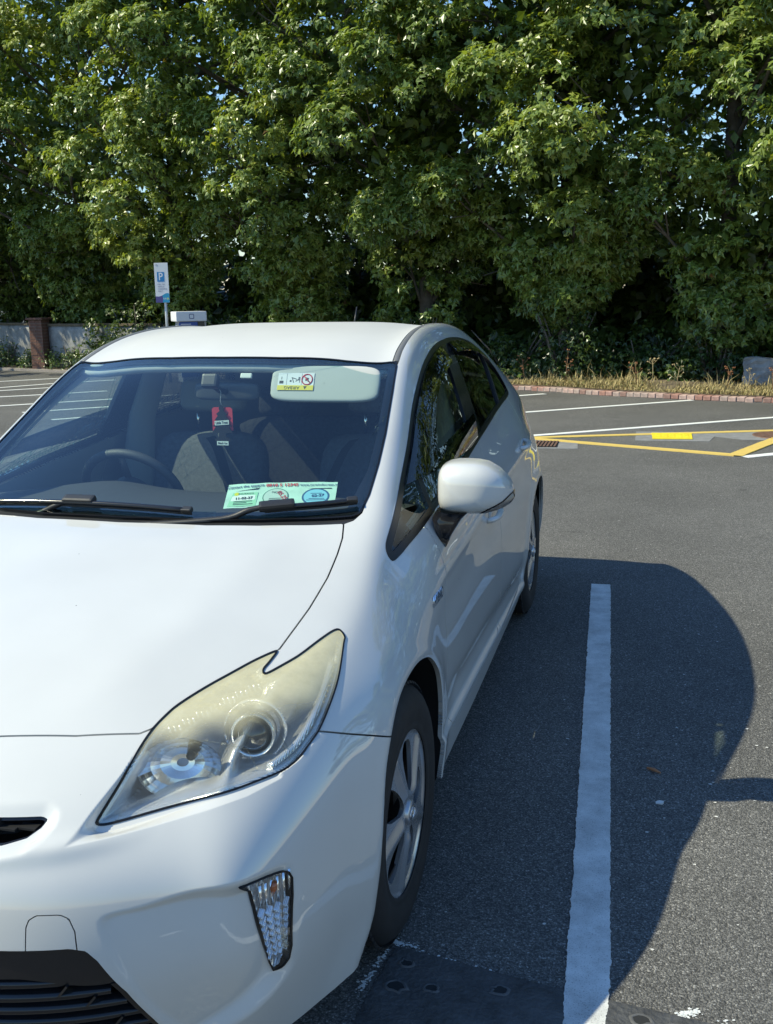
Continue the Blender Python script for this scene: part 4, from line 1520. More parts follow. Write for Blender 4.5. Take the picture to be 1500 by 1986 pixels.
def rounded_slab(w, h, d, puff=.25):
    """soft cushion: superellipsoid slab in local X (width), Z (height), Y (depth)"""
    vs, fs = [], []
    nu, nv = 28, 16
    for j in range(nv + 1):
        b = -math.pi / 2 + math.pi * j / nv
        for i in range(nu):
            a = 2 * math.pi * i / nu
            f = lambda t, e: math.copysign(abs(t) ** e, t)
            vs.append(Vector((w / 2 * f(math.cos(a), .38) * f(math.cos(b), puff), d / 2 * f(math.sin(b), .8), h / 2 * f(math.sin(a), .38) * f(math.cos(b), puff))))
    for j in range(nv):
        for i in range(nu):
            fs.append((j * nu + i, j * nu + (i + 1) % nu, (j + 1) * nu + (i + 1) % nu, (j + 1) * nu + i))
    return vs, fs


def put_slab(name, size, loc, tilt, mat, parent):
    vs, fs = rounded_slab(*size)
    Mx = Matrix.Translation(loc) @ Matrix.Rotation(R(tilt), 4, 'X')
    mb = MB(); mb.add([(Mx @ v)[:] for v in vs], [f[::-1] for f in fs], True)
    return mb.build(name, mat, parent)


for x in (-.365, .365):
    s = put_slab('front_seat', (.50, .62, .15), (x, 2.50, .735), -16, M['seat'], CAR)
    put_slab('seat_cushion', (.50, .50, .16), (x, 2.18, .47), -82, M['seat'], s)
    put_slab('headrest', (.285, .135, .10), (x, 2.600, 1.180), -12, M['seat'] if x > 0 else M['trim'], s)
    for dx in (-.072, .072):
        mb = MB(); mb.tube([(x + dx, 2.585, 1.02), (x + dx, 2.602, 1.15)], .0075, 8); mb.build('headrest_post', M['chrome'], s)
put_slab('rear_seat', (1.28, .60, .16), (0, 3.32, .72), -18, M['seat'], CAR)
put_slab('rear_cushion', (1.28, .52, .16), (0, 2.98, .46), -82, M['seat'], CAR)
for x in (-.36, .36):
    put_slab('rear_headrest', (.26, .15, .10), (x, 3.43, 1.07), -14, M['seat'], CAR)
mb = MB(); mb.box((0, 3.85, .86), (1.1, .75, .03)); mb.build('parcel_shelf', M['dash'], CAR)
mb = MB(); mb.box((0, 1.9, .52), (.24, .75, .22), bevel=.03); mb.build('centre_console', M['dash'], CAR)
for sg in (1, -1):
    mb = MB()
    mb.tube([(sg * .62, 2.44, .55), (sg * .655, 2.47, .92), (sg * .64, 2.49, 1.10), (sg * .585, 2.52, 1.28), (sg * .55, 2.54, 1.38)], [.075, .072, .058, .05, .06], 10, flat=.45)
    mb.build('pillar_cover', M['trim'], CAR)
    mb = MB()
    pts = [(sg * .30, 2.425, 1.03), (sg * .26, 2.405, .98), (sg * .20, 2.36, .84), (sg * .14, 2.31, .66)]
    vs, fs = [], []
    pp = cat_rom(pts, 4)
    for p in pp:
        vs += [(p[0] - .020, p[1] - .020, p[2]), (p[0] + .020, p[1] - .020, p[2] + .01)]
    fs = [(2 * i, 2 * i + 1, 2 * i + 3, 2 * i + 2) for i in range(len(pp) - 1)]
    mb.add(vs, fs, True); mb.build('seat_belt', M['belt'], CAR)
# sun visors with the airbag warning label on the nearer one
M['visor'] = pbr('pale_grey_visor_vinyl', (.46, .47, .45), .7, bump=(600, .06))
for sg in (1, -1):
    c = Vector((sg * .362, 1.868, 1.292)) if sg > 0 else Vector((-.36, 1.99, 1.352))
    nrm = Vector((0, -.88, .42) if sg > 0 else (0, -.22, .97)).normalized()
    mx = place(c, (1, 0, 0), nrm)
    vs, fs = rounded_slab(.375, .125, .020, .12)
    mb = MB(); mb.add([(mx @ Vector((v.x, v.z, -v.y)))[:] for v in vs], fs, True)
    vis = mb.build('sun_visor', M['visor'], CAR)
    if sg == 1:
        lab = MB(); lc = mx @ Matrix.Translation((-.098, .004, .0115))
        lab.box((0, 0, 0), (.125, .060, .0012)); lab.v = [(lc @ Vector(p))[:] for p in lab.v]
        white = pbr('label_white', (.72, .74, .76), .5)
        yellow = pbr('label_yellow', (.72, .60, .06), .5)
        ink = pbr('label_ink', (.02, .02, .025), .5)
        red = pbr('label_red', (.55, .03, .04), .5)
        lb = lab.build('warning_label', white, vis)
        yb = MB(); yb.box((0, -.0215, .0008), (.125, .017, .0012)); yb.v = [(lc @ Vector(p))[:] for p in yb.v]
        # the label hangs upside down because the visor is folded up
        flipm = lc @ Matrix.Rotation(math.pi, 4, 'Z')
        mix = MB()
        text_obj('lettering', 'AIRBAG', .0155, ink, flipm @ Matrix.Translation((.012, .0215, .0018)), vis, .0001)
        yb.build('label_band', yellow, vis)
        rg = MB(); rc = lc @ Matrix.Translation((.0385, .0075, .0012))
        rg.tube([(rc @ Vector((.018 * math.cos(a), .018 * math.sin(a), 0)))[:] for a in np.linspace(0, 2 * math.pi, 33)], .0019, 6, cap=False)
        rg.tube([(rc @ Vector((-.013, .013, 0)))[:], (rc @ Vector((.013, -.013, 0)))[:]], .0019, 6)
        rg.build('prohibition_ring', red, vis)
        pk = MB()
        for (x, y, w, h, a) in ((.0385, .0075, .014, .005, 40), (.036, .010, .005, .009, -20), (.042, .004, .004, .008, 10), (-.006, .011, .020, .0025, -18), (-.010, .004, .0025, .016, 20),
                                (.004, .004, .012, .0025, 35), (.010, .010, .003, .012, 0), (-.018, .002, .006, .006, 0), (-.050, .012, .010, .002, 90), (-.050, -.002, .014, .010, 0), (.0135, .006, .002, .02, 0)):
            q = lc @ Matrix.Translation((x, y, .0010)) @ Matrix.Rotation(R(a), 4, 'Z')
            v = [q @ Vector((sx * w / 2, sy * h / 2, 0)) for sx, sy in ((-1, -1), (1, -1), (1, 1), (-1, 1))]
            pk.add([p[:] for p in v], [(0, 1, 2, 3)])
        tri = [(.034, -.0275), (.040, -.0165), (.028, -.0165)]
        pk.add([(lc @ Vector((x, y, .0017)))[:] for x, y in tri], [(0, 1, 2)])
        for x in (-.032, .020):
            v = [lc @ Vector((x + dx, y, .0010)) for dx, y in ((-.0004, -.012), (.0004, -.012), (.0004, .028), (-.0004, .028))]
            pk.add([p[:] for p in v], [(0, 1, 2, 3)])
        pk.build('pictograms', ink, vis)
# rear view mirror with its foot, and small pods on the glass
mb = MB(); mb.box((0, 0, 0), (.055, .030, .045), Matrix.Rotation(R(-25), 3, 'X'), .008)
mb.v = [(p[0] - .012, p[1] + 1.80, p[2] + 1.305) for p in mb.v]
rv = mb.build('rear_view_mirror', M['black'], CAR)
vs, fs = rounded_slab(.235, .062, .030, .3)
mb = MB(); mx = Matrix.Translation((-.005, 1.915, 1.262)) @ Matrix.Rotation(R(8), 4, 'X')
mb.add([(mx @ v)[:] for v in vs], [f[::-1] for f in fs], True); mb.build('mirror_shell', pbr('mirror_shell_grey', (.09, .095, .10), .5), rv)
mb = MB(); mb.tube([(-.012, 1.81, 1.295), (-.008, 1.86, 1.27), (-.005, 1.905, 1.262)], .011, 8); mb.build('mirror_stalk', M['black'], rv)
mb = MB(); mb.box((.090, 1.862, 1.318), (.040, .012, .018), Matrix.Rotation(R(-28), 3, 'X'), .004)
mb.build('tag_holder', pbr('tag_white', (.62, .64, .60), .5), CAR)
tag(mb and CAR, None)
# ------------------------------------------------------------------ ground, markings
def asphalt():
    m, nt, n, l, b = new_mat('worn_asphalt')
    tc = n.new('ShaderNodeTexCoord')
    wob = n.new('ShaderNodeTexNoise'); wob.inputs['Scale'].default_value = 70; wob.inputs['Detail'].default_value = 3
    l.new(tc.outputs['Object'], wob.inputs['Vector'])
    wm = n.new('ShaderNodeVectorMath'); wm.operation = 'MULTIPLY_ADD'; wm.inputs[1].default_value = (.012, .012, .012)
    l.new(wob.outputs['Color'], wm.inputs[0]); l.new(tc.outputs['Object'], wm.inputs[2])
    v = n.new('ShaderNodeTexVoronoi'); v.inputs['Scale'].default_value = 215
    l.new(wm.outputs['Vector'], v.inputs['Vector'])
    ns = n.new('ShaderNodeTexNoise'); ns.inputs['Scale'].default_value = 260; ns.inputs['Detail'].default_value = 3
    l.new(tc.outputs['Object'], ns.inputs['Vector'])
    big = n.new('ShaderNodeTexNoise'); big.inputs['Scale'].default_value = .55; big.inputs['Detail'].default_value = 9; big.inputs['Roughness'].default_value = .68
    l.new(tc.outputs['Object'], big.inputs['Vector'])
    # stones differ in shade, binder between them is darker
    cr = n.new('ShaderNodeValToRGB')
    e = cr.color_ramp.elements
    e[0].position = 0.0; e[0].color = (.094, .092, .088, 1)
    e[1].position = 1.0; e[1].color = (.42, .405, .38, 1)
    a = e.new(.55); a.color = (.170, .165, .157, 1)
    a = e.new(.90); a.color = (.245, .236, .222, 1)
    sep = n.new('ShaderNodeSeparateColor'); l.new(v.outputs['Color'], sep.inputs[0])
    l.new(sep.outputs[0], cr.inputs['Fac'])
    dr = n.new('ShaderNodeMapRange'); dr.inputs['From Min'].default_value = .25; dr.inputs['From Max'].default_value = .75
    dr.inputs['To Min'].default_value = 1.0; dr.inputs['To Max'].default_value = .42
    l.new(v.outputs['Distance'], dr.inputs['Value'])
    br = n.new('ShaderNodeMapRange'); br.inputs['From Min'].default_value = .3; br.inputs['From Max'].default_value = .7
    br.inputs['To Min'].default_value = .74; br.inputs['To Max'].default_value = 1.18
    l.new(big.outputs['Fac'], br.inputs['Value'])
    oil = n.new('ShaderNodeTexNoise'); oil.inputs['Scale'].default_value = 2.6; oil.inputs['Detail'].default_value = 5; oil.inputs['Roughness'].default_value = .6
    l.new(tc.outputs['Object'], oil.inputs['Vector'])
    orr = n.new('ShaderNodeMapRange'); orr.inputs['From Min'].default_value = .63; orr.inputs['From Max'].default_value = .73
    orr.inputs['To Min'].default_value = 1.0; orr.inputs['To Max'].default_value = .66
    l.new(oil.outputs['Fac'], orr.inputs['Value'])
    m0 = n.new('ShaderNodeMath'); m0.operation = 'MULTIPLY'; l.new(dr.outputs[0], m0.inputs[0]); l.new(br.outputs[0], m0.inputs[1])
    mu = n.new('ShaderNodeMath'); mu.operation = 'MULTIPLY'; l.new(m0.outputs[0], mu.inputs[0]); l.new(orr.outputs[0], mu.inputs[1])
    sc = n.new('ShaderNodeVectorMath'); sc.operation = 'SCALE'
    l.new(cr.outputs['Color'], sc.inputs[0]); l.new(mu.outputs[0], sc.inputs['Scale'])
    l.new(sc.outputs['Vector'], b.inputs['Base Color'])
    b.inputs['Roughness'].default_value = .82
    b.inputs['Specular IOR Level'].default_value = .35
    h = n.new('ShaderNodeMath'); h.operation = 'MULTIPLY_ADD'; h.inputs[1].default_value = -1.0
    l.new(v.outputs['Distance'], h.inputs[0])
    hs = n.new('ShaderNodeMath'); hs.operation = 'MULTIPLY'; hs.inputs[1].default_value = .5
    l.new(ns.outputs['Fac'], hs.inputs[0]); l.new(hs.outputs[0], h.inputs[2])
    bp = n.new('ShaderNodeBump'); bp.inputs['Strength'].default_value = .85; bp.inputs['Distance'].default_value = .0034
    l.new(h.outputs[0], bp.inputs['Height']); l.new(bp.outputs['Normal'], b.inputs['Normal'])
    return m


def road_paint(name, col, wear, dark=(.06, .06, .06), scale=150.0):
    """thermoplastic paint that lets the stones of the road show through where it is worn"""
    m, nt, n, l, b = new_mat(name)
    tc = n.new('ShaderNodeTexCoord')
    v = n.new('ShaderNodeTexNoise'); v.inputs['Scale'].default_value = scale * 1.7; v.inputs['Detail'].default_value = 4; v.inputs['Roughness'].default_value = .6
    l.new(tc.outputs['Object'], v.inputs['Vector'])
    big = n.new('ShaderNodeTexNoise'); big.inputs['Scale'].default_value = 9; big.inputs['Detail'].default_value = 8; big.inputs['Roughness'].default_value = .7
    l.new(tc.outputs['Object'], big.inputs['Vector'])
    w1 = n.new('ShaderNodeMapRange'); w1.inputs['From Min'].default_value = .35; w1.inputs['From Max'].default_value = .72
    w1.inputs['To Min'].default_value = .0; w1.inputs['To Max'].default_value = .75 * wear
    l.new(big.outputs['Fac'], w1.inputs['Value'])
    st = n.new('ShaderNodeMapRange'); st.inputs['From Min'].default_value = .56; st.inputs['From Max'].default_value = .70
    l.new(v.outputs['Fac'], st.inputs['Value'])
    ad = n.new('ShaderNodeMath'); ad.operation = 'MULTIPLY_ADD'; ad.use_clamp = True
    l.new(st.outputs[0], ad.inputs[0]); ad.inputs[1].default_value = .9 * wear + .1; l.new(w1.outputs[0], ad.inputs[2])
    mx = n.new('ShaderNodeMix'); mx.data_type = 'RGBA'
    mx.inputs['A'].default_value = (*col, 1); mx.inputs['B'].default_value = (*dark, 1)
    l.new(ad.outputs[0], mx.inputs['Factor']); l.new(mx.outputs['Result'], b.inputs['Base Color'])
    b.inputs['Roughness'].default_value = .7
    bp = n.new('ShaderNodeBump'); bp.inputs['Strength'].default_value = .22; bp.inputs['Distance'].default_value = .004
    iv = n.new('ShaderNodeMath'); iv.operation = 'MULTIPLY'; iv.inputs[1].default_value = -1
    l.new(v.outputs['Fac'], iv.inputs[0]); l.new(iv.outputs[0], bp.inputs['Height']); l.new(bp.outputs['Normal'], b.inputs['Normal'])
    return m


M['asphalt'] = asphalt()
M['line_white'] = road_paint('worn_white_line', (.70, .70, .68), .62)
M['line_far'] = road_paint('white_line', (.74, .74, .71), .12)
M['line_yellow'] = road_paint('yellow_line', (.66, .47, .12), .20)
g = MB()
g.add([(-220, -160, 0), (220, -160, 0), (220, 260, 0), (-220, 260, 0)], [(0, 1, 2, 3)])
tag(g.build('car_park_surface', M['asphalt']), kind='structure')


def strip(name, pts, width, mat, z=.004, jitter=.0, step=.03, kind='structure', parent=None):
    """painted line with a slightly ragged edge"""
    P = np.array(pts, float)
    seg = np.linalg.norm(np.diff(P, axis=0), axis=1)
    s = np.concatenate([[0], np.cumsum(seg)])
    n = max(2, int(s[-1] / step))
    t = np.linspace(0, s[-1], n)
    c = np.stack([np.interp(t, s, P[:, 0]), np.interp(t, s, P[:, 1])], 1)
    d = np.gradient(c, axis=0); d /= np.linalg.norm(d, axis=1)[:, None]
    nn = np.stack([-d[:, 1], d[:, 0]], 1)
    w = np.interp(t, s, width) if hasattr(width, '__len__') else np.full(n, width)
    def ragged():
        q = rng.normal(0, 1, n + 40)
        a = np.convolve(q, np.hanning(9) / 4.2, 'same')[20:20 + n]
        b = np.convolve(rng.normal(0, 1, n + 40), np.hanning(31) / 9, 'same')[20:20 + n]
        return jitter * (1.0 * a + .25 * b + .35 * rng.normal(0, 1, n))
    L = c + nn * (w / 2 + ragged())[:, None]
    Rr = c - nn * (w / 2 + ragged())[:, None]
    vs = [(x, y, z) for x, y in L] + [(x, y, z) for x, y in Rr]
    fs = [(i, n + i, n + i + 1, i + 1) for i in range(n - 1)]
    # edge down to the road
    vs += [(x, y, 0.0005) for x, y in L] + [(x, y, 0.0005) for x, y in Rr]
    fs += [(i, i + 1, 2 * n + i + 1, 2 * n + i) for i in range(n - 1)] + [(n + i + 1, n + i, 3 * n + i, 3 * n + i + 1) for i in range(n - 1)]
    mb = MB(); mb.add(vs, fs)
    o = mb.build(name, mat, parent)
    if kind:
        o['kind'] = kind
    return o


strip('bay_line', [(1.172, 4.19), (1.262, 1.89), (1.286, 1.29), (1.302, .86), (1.304, .68), (1.33, -.6)], [.104, .101, .101, .103, .092, .095], M['line_white'], jitter=.0024, step=.006)
for pts in ([(-.1, 10.11), (2.94, 12.41), (6.5, 15.0)], [(-1.4, 11.7), (-.19, 12.72), (2.02, 14.57)], [(-1.5, 14.3), (-.59, 15.10), (-.27, 15.40)]):
    strip('bay_line', pts, .11, M['line_far'], jitter=.004)
strip('hatch_line', [(-.5, 9.87), (.146, 10.08), (2.796, 11.05), (6.5, 12.4)], .13, M['line_yellow'], z=.0085, jitter=.004)
strip('hatch_line', [(.10, 10.02), (2.24, 9.075)], .13, M['line_yellow'], z=.0095, jitter=.004)
strip('hatch_line', [(2.22, 9.03), (2.74, 10.28), (3.1, 11.15)], .15, M['line_yellow'], z=.0105, jitter=.004)
strip('bay_line', [(2.30, 8.98), (2.62, 9.24), (4.6, 10.8)], .12, M['line_far'], jitter=.004)
for pts in ([(-12.6, 16.4), (-11.79, 17.2), (-10.9, 18.15)], [(-11.6, 14.95), (-10.79, 15.8), (-10.2, 16.9), (-9.4, 17.75)], [(-11.2, 14.35), (-10.35, 15.17), (-9.5, 16.15)], [(-10.6, 13.05), (-9.55, 14.04), (-9.2, 14.33), (-8.2, 15.3)],
            [(-8.6, 12.6), (-7.5, 13.65), (-6.5, 14.7)], [(-7.6, 11.8), (-6.2, 13.2), (-5.4, 14.1)], [(-6.6, 11.0), (-5.0, 12.7), (-4.2, 13.6)]):
    strip('bay_line', pts, .11, M['line_far'], jitter=.004)


def flat_poly(name, pts, z, mat, parent=None, kind=None, thick=None):
    mb = MB()
    mb.prism([(p[0], p[1]) for p in pts], thick or .003, Matrix.Translation((0, 0, z - (thick or .003))))
    o = mb.build(name, mat, parent)
    if kind:
        o['kind'] = kind
    return o


# dark sealed square near the camera, its pits and the chalky remains of old paint round it
M['patch'] = pbr('smooth_tar_patch', (.055, .056, .058), .66, noise=(11, .5), bump=(85, .55))
flat_poly('tar_patch', [(.838, .846), (1.02, .815), (1.24, .78), (1.62, .735), (1.615, .60), (1.60, .30), (.80, .38), (.815, .62)], .0035, M['patch'], kind='structure')
M['pit'] = pbr('pit_dark', (.016, .017, .018), .9)
M['pit_rim'] = pbr('pit_rim', (.085, .086, .088), .8, noise=(40, .3))
for x, y, r, a in ((.878, .785, .018, .3), (.872, .700, .024, .2), (.955, .712, .016, .9), (1.110, .742, .020, 1.6), (1.425, .715, .020, .1), (1.455, .640, .018, .4), (1.502, .700, .026, -.6), (1.56, .665, .020, .2)):
    k = 14
    rr = r * (1 + rng.normal(0, .14, k))
    ang = np.linspace(0, 2 * np.pi, k, endpoint=False)
    ring = lambda s, z: [(x + s * rr[i] * math.cos(ang[i] + a), y + s * .75 * rr[i] * math.sin(ang[i] + a), z) for i in range(k)]
    vs = ring(1.25, .0037) + ring(1.0, .0075) + ring(.82, .0050)
    fs = [(j * k + i, j * k + (i + 1) % k, (j + 1) * k + (i + 1) % k, (j + 1) * k + i) for j in range(2) for i in range(k)]
    mb = MB(); mb.add(vs, fs, True)
    o = mb.build('pit_rim', M['pit_rim'], bpy.data.objects['tar_patch'])
    mb = MB(); mb.add(ring(.83, .0048), [tuple(range(k))]); mb.build('pit', M['pit'], o)


def flecks(name, lines, count, mat, size=(.002, .006), z=.0012, spread=.01):
    """scatter of tiny flat chips along lines on the ground"""
    vs, fs = [], []
    P = []
    for (a, b, w) in lines:
        P += [(np.array(a) + (np.array(b) - np.array(a)) * rng.random() + rng.normal(0, w, 2)) for _ in range(count)]
    for p in P:
        r = rng.uniform(*size)
        a = rng.uniform(0, 6.3)
        b = len(vs)
        for k in range(5):
            t = a + 2 * math.pi * k / 5
            q = r * rng.uniform(.6, 1.3)
            vs.append((p[0] + q * math.cos(t), p[1] + .8 * q * math.sin(t), z + .0015 * rng.random()))
        fs.append(tuple(range(b, b + 5)))
    mb = MB(); mb.add(vs, fs)
    o = mb.build(name, mat)
    return tag(o, kind='stuff')


M['chalk'] = pbr('old_paint_chips', (.62, .63, .62), .8)
flecks('paint_residue', [((.655, .905), (.90, .852), .006), ((.76, .878), (.86, .856), .008), ((.820, .83), (.795, .66), .0045), ((1.60, .755), (1.64, .64), .013), ((1.66, .70), (1.90, .66), .005),
                         ((1.50, .752), (1.545, .775), .005), ((.88, .838), (1.22, .775), .004)], 105, M['chalk'], (.0012, .0048))
M['grit'] = pbr('pale_grit', (.55, .54, .51), .85)
o = flecks('loose_grit', [((.9, .5), (2.6, 6.5), .9), ((-.5, 6), (3, 11), 1.6), ((1.6, 1), (2.6, 4), .4)], 160, M['grit'], (.002, .0065))
# a dropped brown twig and a white scrap beside the bay line
mb = MB()
mb.tube([(1.431, 1.957, .007), (1.452, 1.944, .010), (1.474, 1.931, .006)], [.004, .0062, .003], 8)
tag(mb.build('cigarette_end', pbr('tan_paper', (.33, .15, .07), .7)), 'tan cigarette end lying in the shade beside the bay line', 'litter')
mb = MB()
mb.add([(1.458, 1.722, .004), (1.478, 1.719, .006), (1.484, 1.731, .009), (1.470, 1.738, .007), (1.458, 1.733, .004)], [(0, 1, 2, 3, 4)])
mb.prism([(1.459, 1.722), (1.478, 1.720), (1.483, 1.730), (1.469, 1.737)], .003, Matrix.Translation((0, 0, .001)))
tag(mb.build('paper_scrap', M['chalk']), 'small white scrap of paper on the shaded asphalt', 'litter')

# ------------------------------------------------------------------ covers set in the car park
M['concrete'] = pbr('grey_concrete_surround', (.20, .20, .20), .85, noise=(9, .2), bump=(120, .3))
M['rust'] = pbr('rusty_iron', (.15, .085, .06), .75, metal=.2, noise=(18, .35), bump=(90, .4))
M['cover_yellow'] = pbr('yellow_painted_cover', (.75, .60, .03), .6, noise=(16, .15), bump=(80, .3))
t = empty('utility_cover', (1.66, 10.38, 0), 'bright yellow rectangular cover set in grey concrete between the yellow lines', 'drain cover')
o = flat_poly('surround', [(-.40, -.38), (.38, -.34), (.52, .42), (-.40, .40)], .004, M['concrete'], t)
t2 = flat_poly('lid', [(-.215, -.255), (.21, -.215), (.215, .27), (-.225, .245)], .012, M['cover_yellow'], t, thick=.006)
for i in range(5):
    mb = MB(); mb.box((-.15 + .075 * i, .0, .0135), (.05, .30, .004)); mb.build('lid_rib', M['cover_yellow'], t2)
t = empty('drain_grate', (.33, 9.58, 0), 'rusty slotted drain grate in grey concrete behind the car', 'drain grate')
flat_poly('surround', [(-.30, -.36), (.36, -.28), (.32, .30), (-.34, .32)], .004, M['concrete'], t)
fr_ = flat_poly('frame', [(-.20, -.25), (.14, -.22), (.12, .22), (-.22, .20)], .010, M['black_matt'], t, thick=.004)
for i in range(9):
    mb = MB(); mb.box((-.185 + .037 * i, -.01, .013), (.020, .42, .008)); mb.build('bar', M['rust'], fr_)
t = empty('manhole_cover', (2.86, 10.62, 0), 'rusty round manhole cover inside the yellow hatching at the right edge', 'manhole cover')
flat_poly('surround', [(-1.0, .05), (-.45, -.42), (.75, -.30), (.75, .50), (-.2, .46)], .0042, M['concrete'], t)
mb = MB(); mb.lathe([(.33, 0), (.33, .012), (.315, .013), (.30, .010), (.0005, .010)], 36); lid = mb.build('lid', M['rust'], t)
for i in range(-3, 4):
    mb = MB(); mb.box((.075 * i, 0, .013), (.03, .5 - .04 * abs(i) * abs(i) * .5, .006)); mb.build('lid_rib', M['rust'], lid)

# ------------------------------------------------------------------ kerb, verge, walls
KERB = cat_rom([(-40, 30.0), (-30, 26.4), (-20, 22.7), (-12.4, 19.9), (-5.5, 17.75), (-.785, 16.02), (.512, 15.29), (1.704, 14.72), (3.136, 14.245), (5, 13.75), (9, 12.9), (16, 11.9), (28, 10.6), (42, 9.4)], 24)
_ks = np.concatenate([[0], np.cumsum(np.linalg.norm(np.diff(KERB, axis=0), axis=1))])


def kerb_at(s):
    p = np.array([np.interp(s, _ks, KERB[:, 0]), np.interp(s, _ks, KERB[:, 1])])
    q = np.array([np.interp(s + .05, _ks, KERB[:, 0]), np.interp(s + .05, _ks, KERB[:, 1])])
    d = (q - p) / np.linalg.norm(q - p)
    return p, d, np.array([-d[1], d[0]])


def s_of_x(x):
    return float(np.interp(x, KERB[:, 0], _ks))


M['kerb_bed'] = pbr('kerb_mortar', (.25, .22, .20), .9, noise=(20, .2))
mb = MB()
vs, fs = [], []
S = np.linspace(0, _ks[-1], 220)
for s in S:
    p, d, nn = kerb_at(s)
    for off, z in ((.006, 0.0), (.006, .052), (.20, .060), (.22, .02)):
        vs.append((p[0] + nn[0] * off, p[1] + nn[1] * off, z))
for i in range(len(S) - 1):
    for k in range(3):
        fs.append((i * 4 + k, (i + 1) * 4 + k, (i + 1) * 4 + k + 1, i * 4 + k + 1))
mb.add(vs, fs)
kerb = tag(mb.build('kerb', M['kerb_bed']), kind='structure')
brick_mats = [pbr('kerb_brick_' + n_, c_, .85, noise=(25, .22), bump=(160, .3)) for n_, c_ in (('pink', (.37, .22, .185)), ('red', (.32, .17, .135)), ('pale', (.42, .29, .25)), ('worn', (.36, .27, .235)), ('stained', (.25, .15, .125)))]
bm = bmesh.new()
bmesh.ops.create_cube(bm, size=1.0)
for v in bm.verts:
    v.co = Vector((v.co.x * .114, v.co.y * .20, v.co.z * .072))
bmesh.ops.bevel(bm, geom=bm.edges[:], offset=.008, segments=1, affect='EDGES')
brick_me = []
for m_ in brick_mats:
    me = bpy.data.meshes.new('brick'); bm.to_mesh(me); me.materials.append(m_); brick_me.append(me)
bm.free()
s = s_of_x(-2.2)
while s < s_of_x(7.0):
    p, d, nn = kerb_at(s)
    c = p + nn * (.095 + rng.normal(0, .004))
    o = link('brick', brick_me[int(rng.integers(0, 5))], kerb, (c[0], c[1], .034 + rng.normal(0, .003)))
    o.rotation_euler = (rng.normal(0, .01), rng.normal(0, .012), math.atan2(d[1], d[0]) + rng.normal(0, .012))
    s += .1225

M['soil'] = pbr('dry_soil', (.13, .10, .065), .95, noise=(6, .35), bump=(30, .6))
vs, fs = [], []
for s in S:
    p, d, nn = kerb_at(s)
    for off, z in ((.19, .075), (.5, .10), (1.2, .13), (3.0, .10), (14, .08)):
        vs.append((p[0] + nn[0] * off, p[1] + nn[1] * off, z + (.02 * math.sin(s * 1.7 + off) if off > .3 else 0)))
for i in range(len(S) - 1):
    for k in range(4):
        fs.append((i * 5 + k, (i + 1) * 5 + k, (i + 1) * 5 + k + 1, i * 5 + k + 1))
mb = MB(); mb.add(vs, fs, True)
tag(mb.build('verge', M['soil']), kind='structure')

# dry grass on the verge
def grass(name, s0, s1, d0, d1, n, h, col_mat):
    S_ = rng.uniform(s0, s1, n); D_ = rng.uniform(d0, d1, n)
    V = np.empty((n, 5, 3)); 
    P = np.array([np.interp(S_, _ks, KERB[:, 0]), np.interp(S_, _ks, KERB[:, 1])]).T
    Q = np.array([np.interp(S_ + .05, _ks, KERB[:, 0]), np.interp(S_ + .05, _ks, KERB[:, 1])]).T
    d = (Q - P) / np.linalg.norm(Q - P, axis=1)[:, None]
    base = P + np.stack([-d[:, 1], d[:, 0]], 1) * D_[:, None]
    hh = h * rng.lognormal(0, .45, n) * (1 + .6 * np.sin(S_ * 3.1) * np.sin(S_ * 1.3 + 1))
    a = rng.uniform(0, 2 * np.pi, n); lean = rng.uniform(.1, .9, n) * hh
    w = rng.uniform(.004, .009, n)
    ca, sa = np.cos(a), np.sin(a)
    z0 = .085
    for k, (t, ww) in enumerate(((0, 1), (0, -1), (.55, .8), (.55, -.8), (1, 0))):
        V[:, k, 0] = base[:, 0] + ca * lean * t * t - sa * w * ww
        V[:, k, 1] = base[:, 1] + sa * lean * t * t + ca * w * ww
        V[:, k, 2] = z0 + hh * (t - .25 * t * t)
    i0 = np.arange(n) * 5
    T = np.concatenate([np.stack([i0, i0 + 1, i0 + 3], 1), np.stack([i0, i0 + 3, i0 + 2], 1), np.stack([i0 + 2, i0 + 3, i0 + 4], 1)])
    return tag(link(name, mesh_np(name, V.reshape(-1, 3), T, col_mat, smooth=False)), kind='stuff')


M['straw'] = pbr('dry_straw_grass', (.38, .30, .135), .8, noise=(7, .35))
M['straw_green'] = pbr('half_green_grass', (.20, .21, .06), .8, noise=(7, .35))
a_, b_ = s_of_x(-2.5), s_of_x(8)
grass('dry_grass', a_, b_, .20, 1.15, 30000, .058, M['straw'])
grass('green_grass', a_, b_, .22, 1.2, 9000, .050, M['straw_green'])
grass('tall_grass', a_, b_, .55, 1.5, 2200, .15, M['straw'])
M['dead_stem'] = pbr('brown_dead_stem', (.22, .12, .06), .85, noise=(30, .3))
M['dead_head'] = pbr('rusty_seed_head', (.30, .13, .06), .85, noise=(40, .35))
M['pale_stem'] = pbr('straw_stem', (.42, .33, .18), .85)


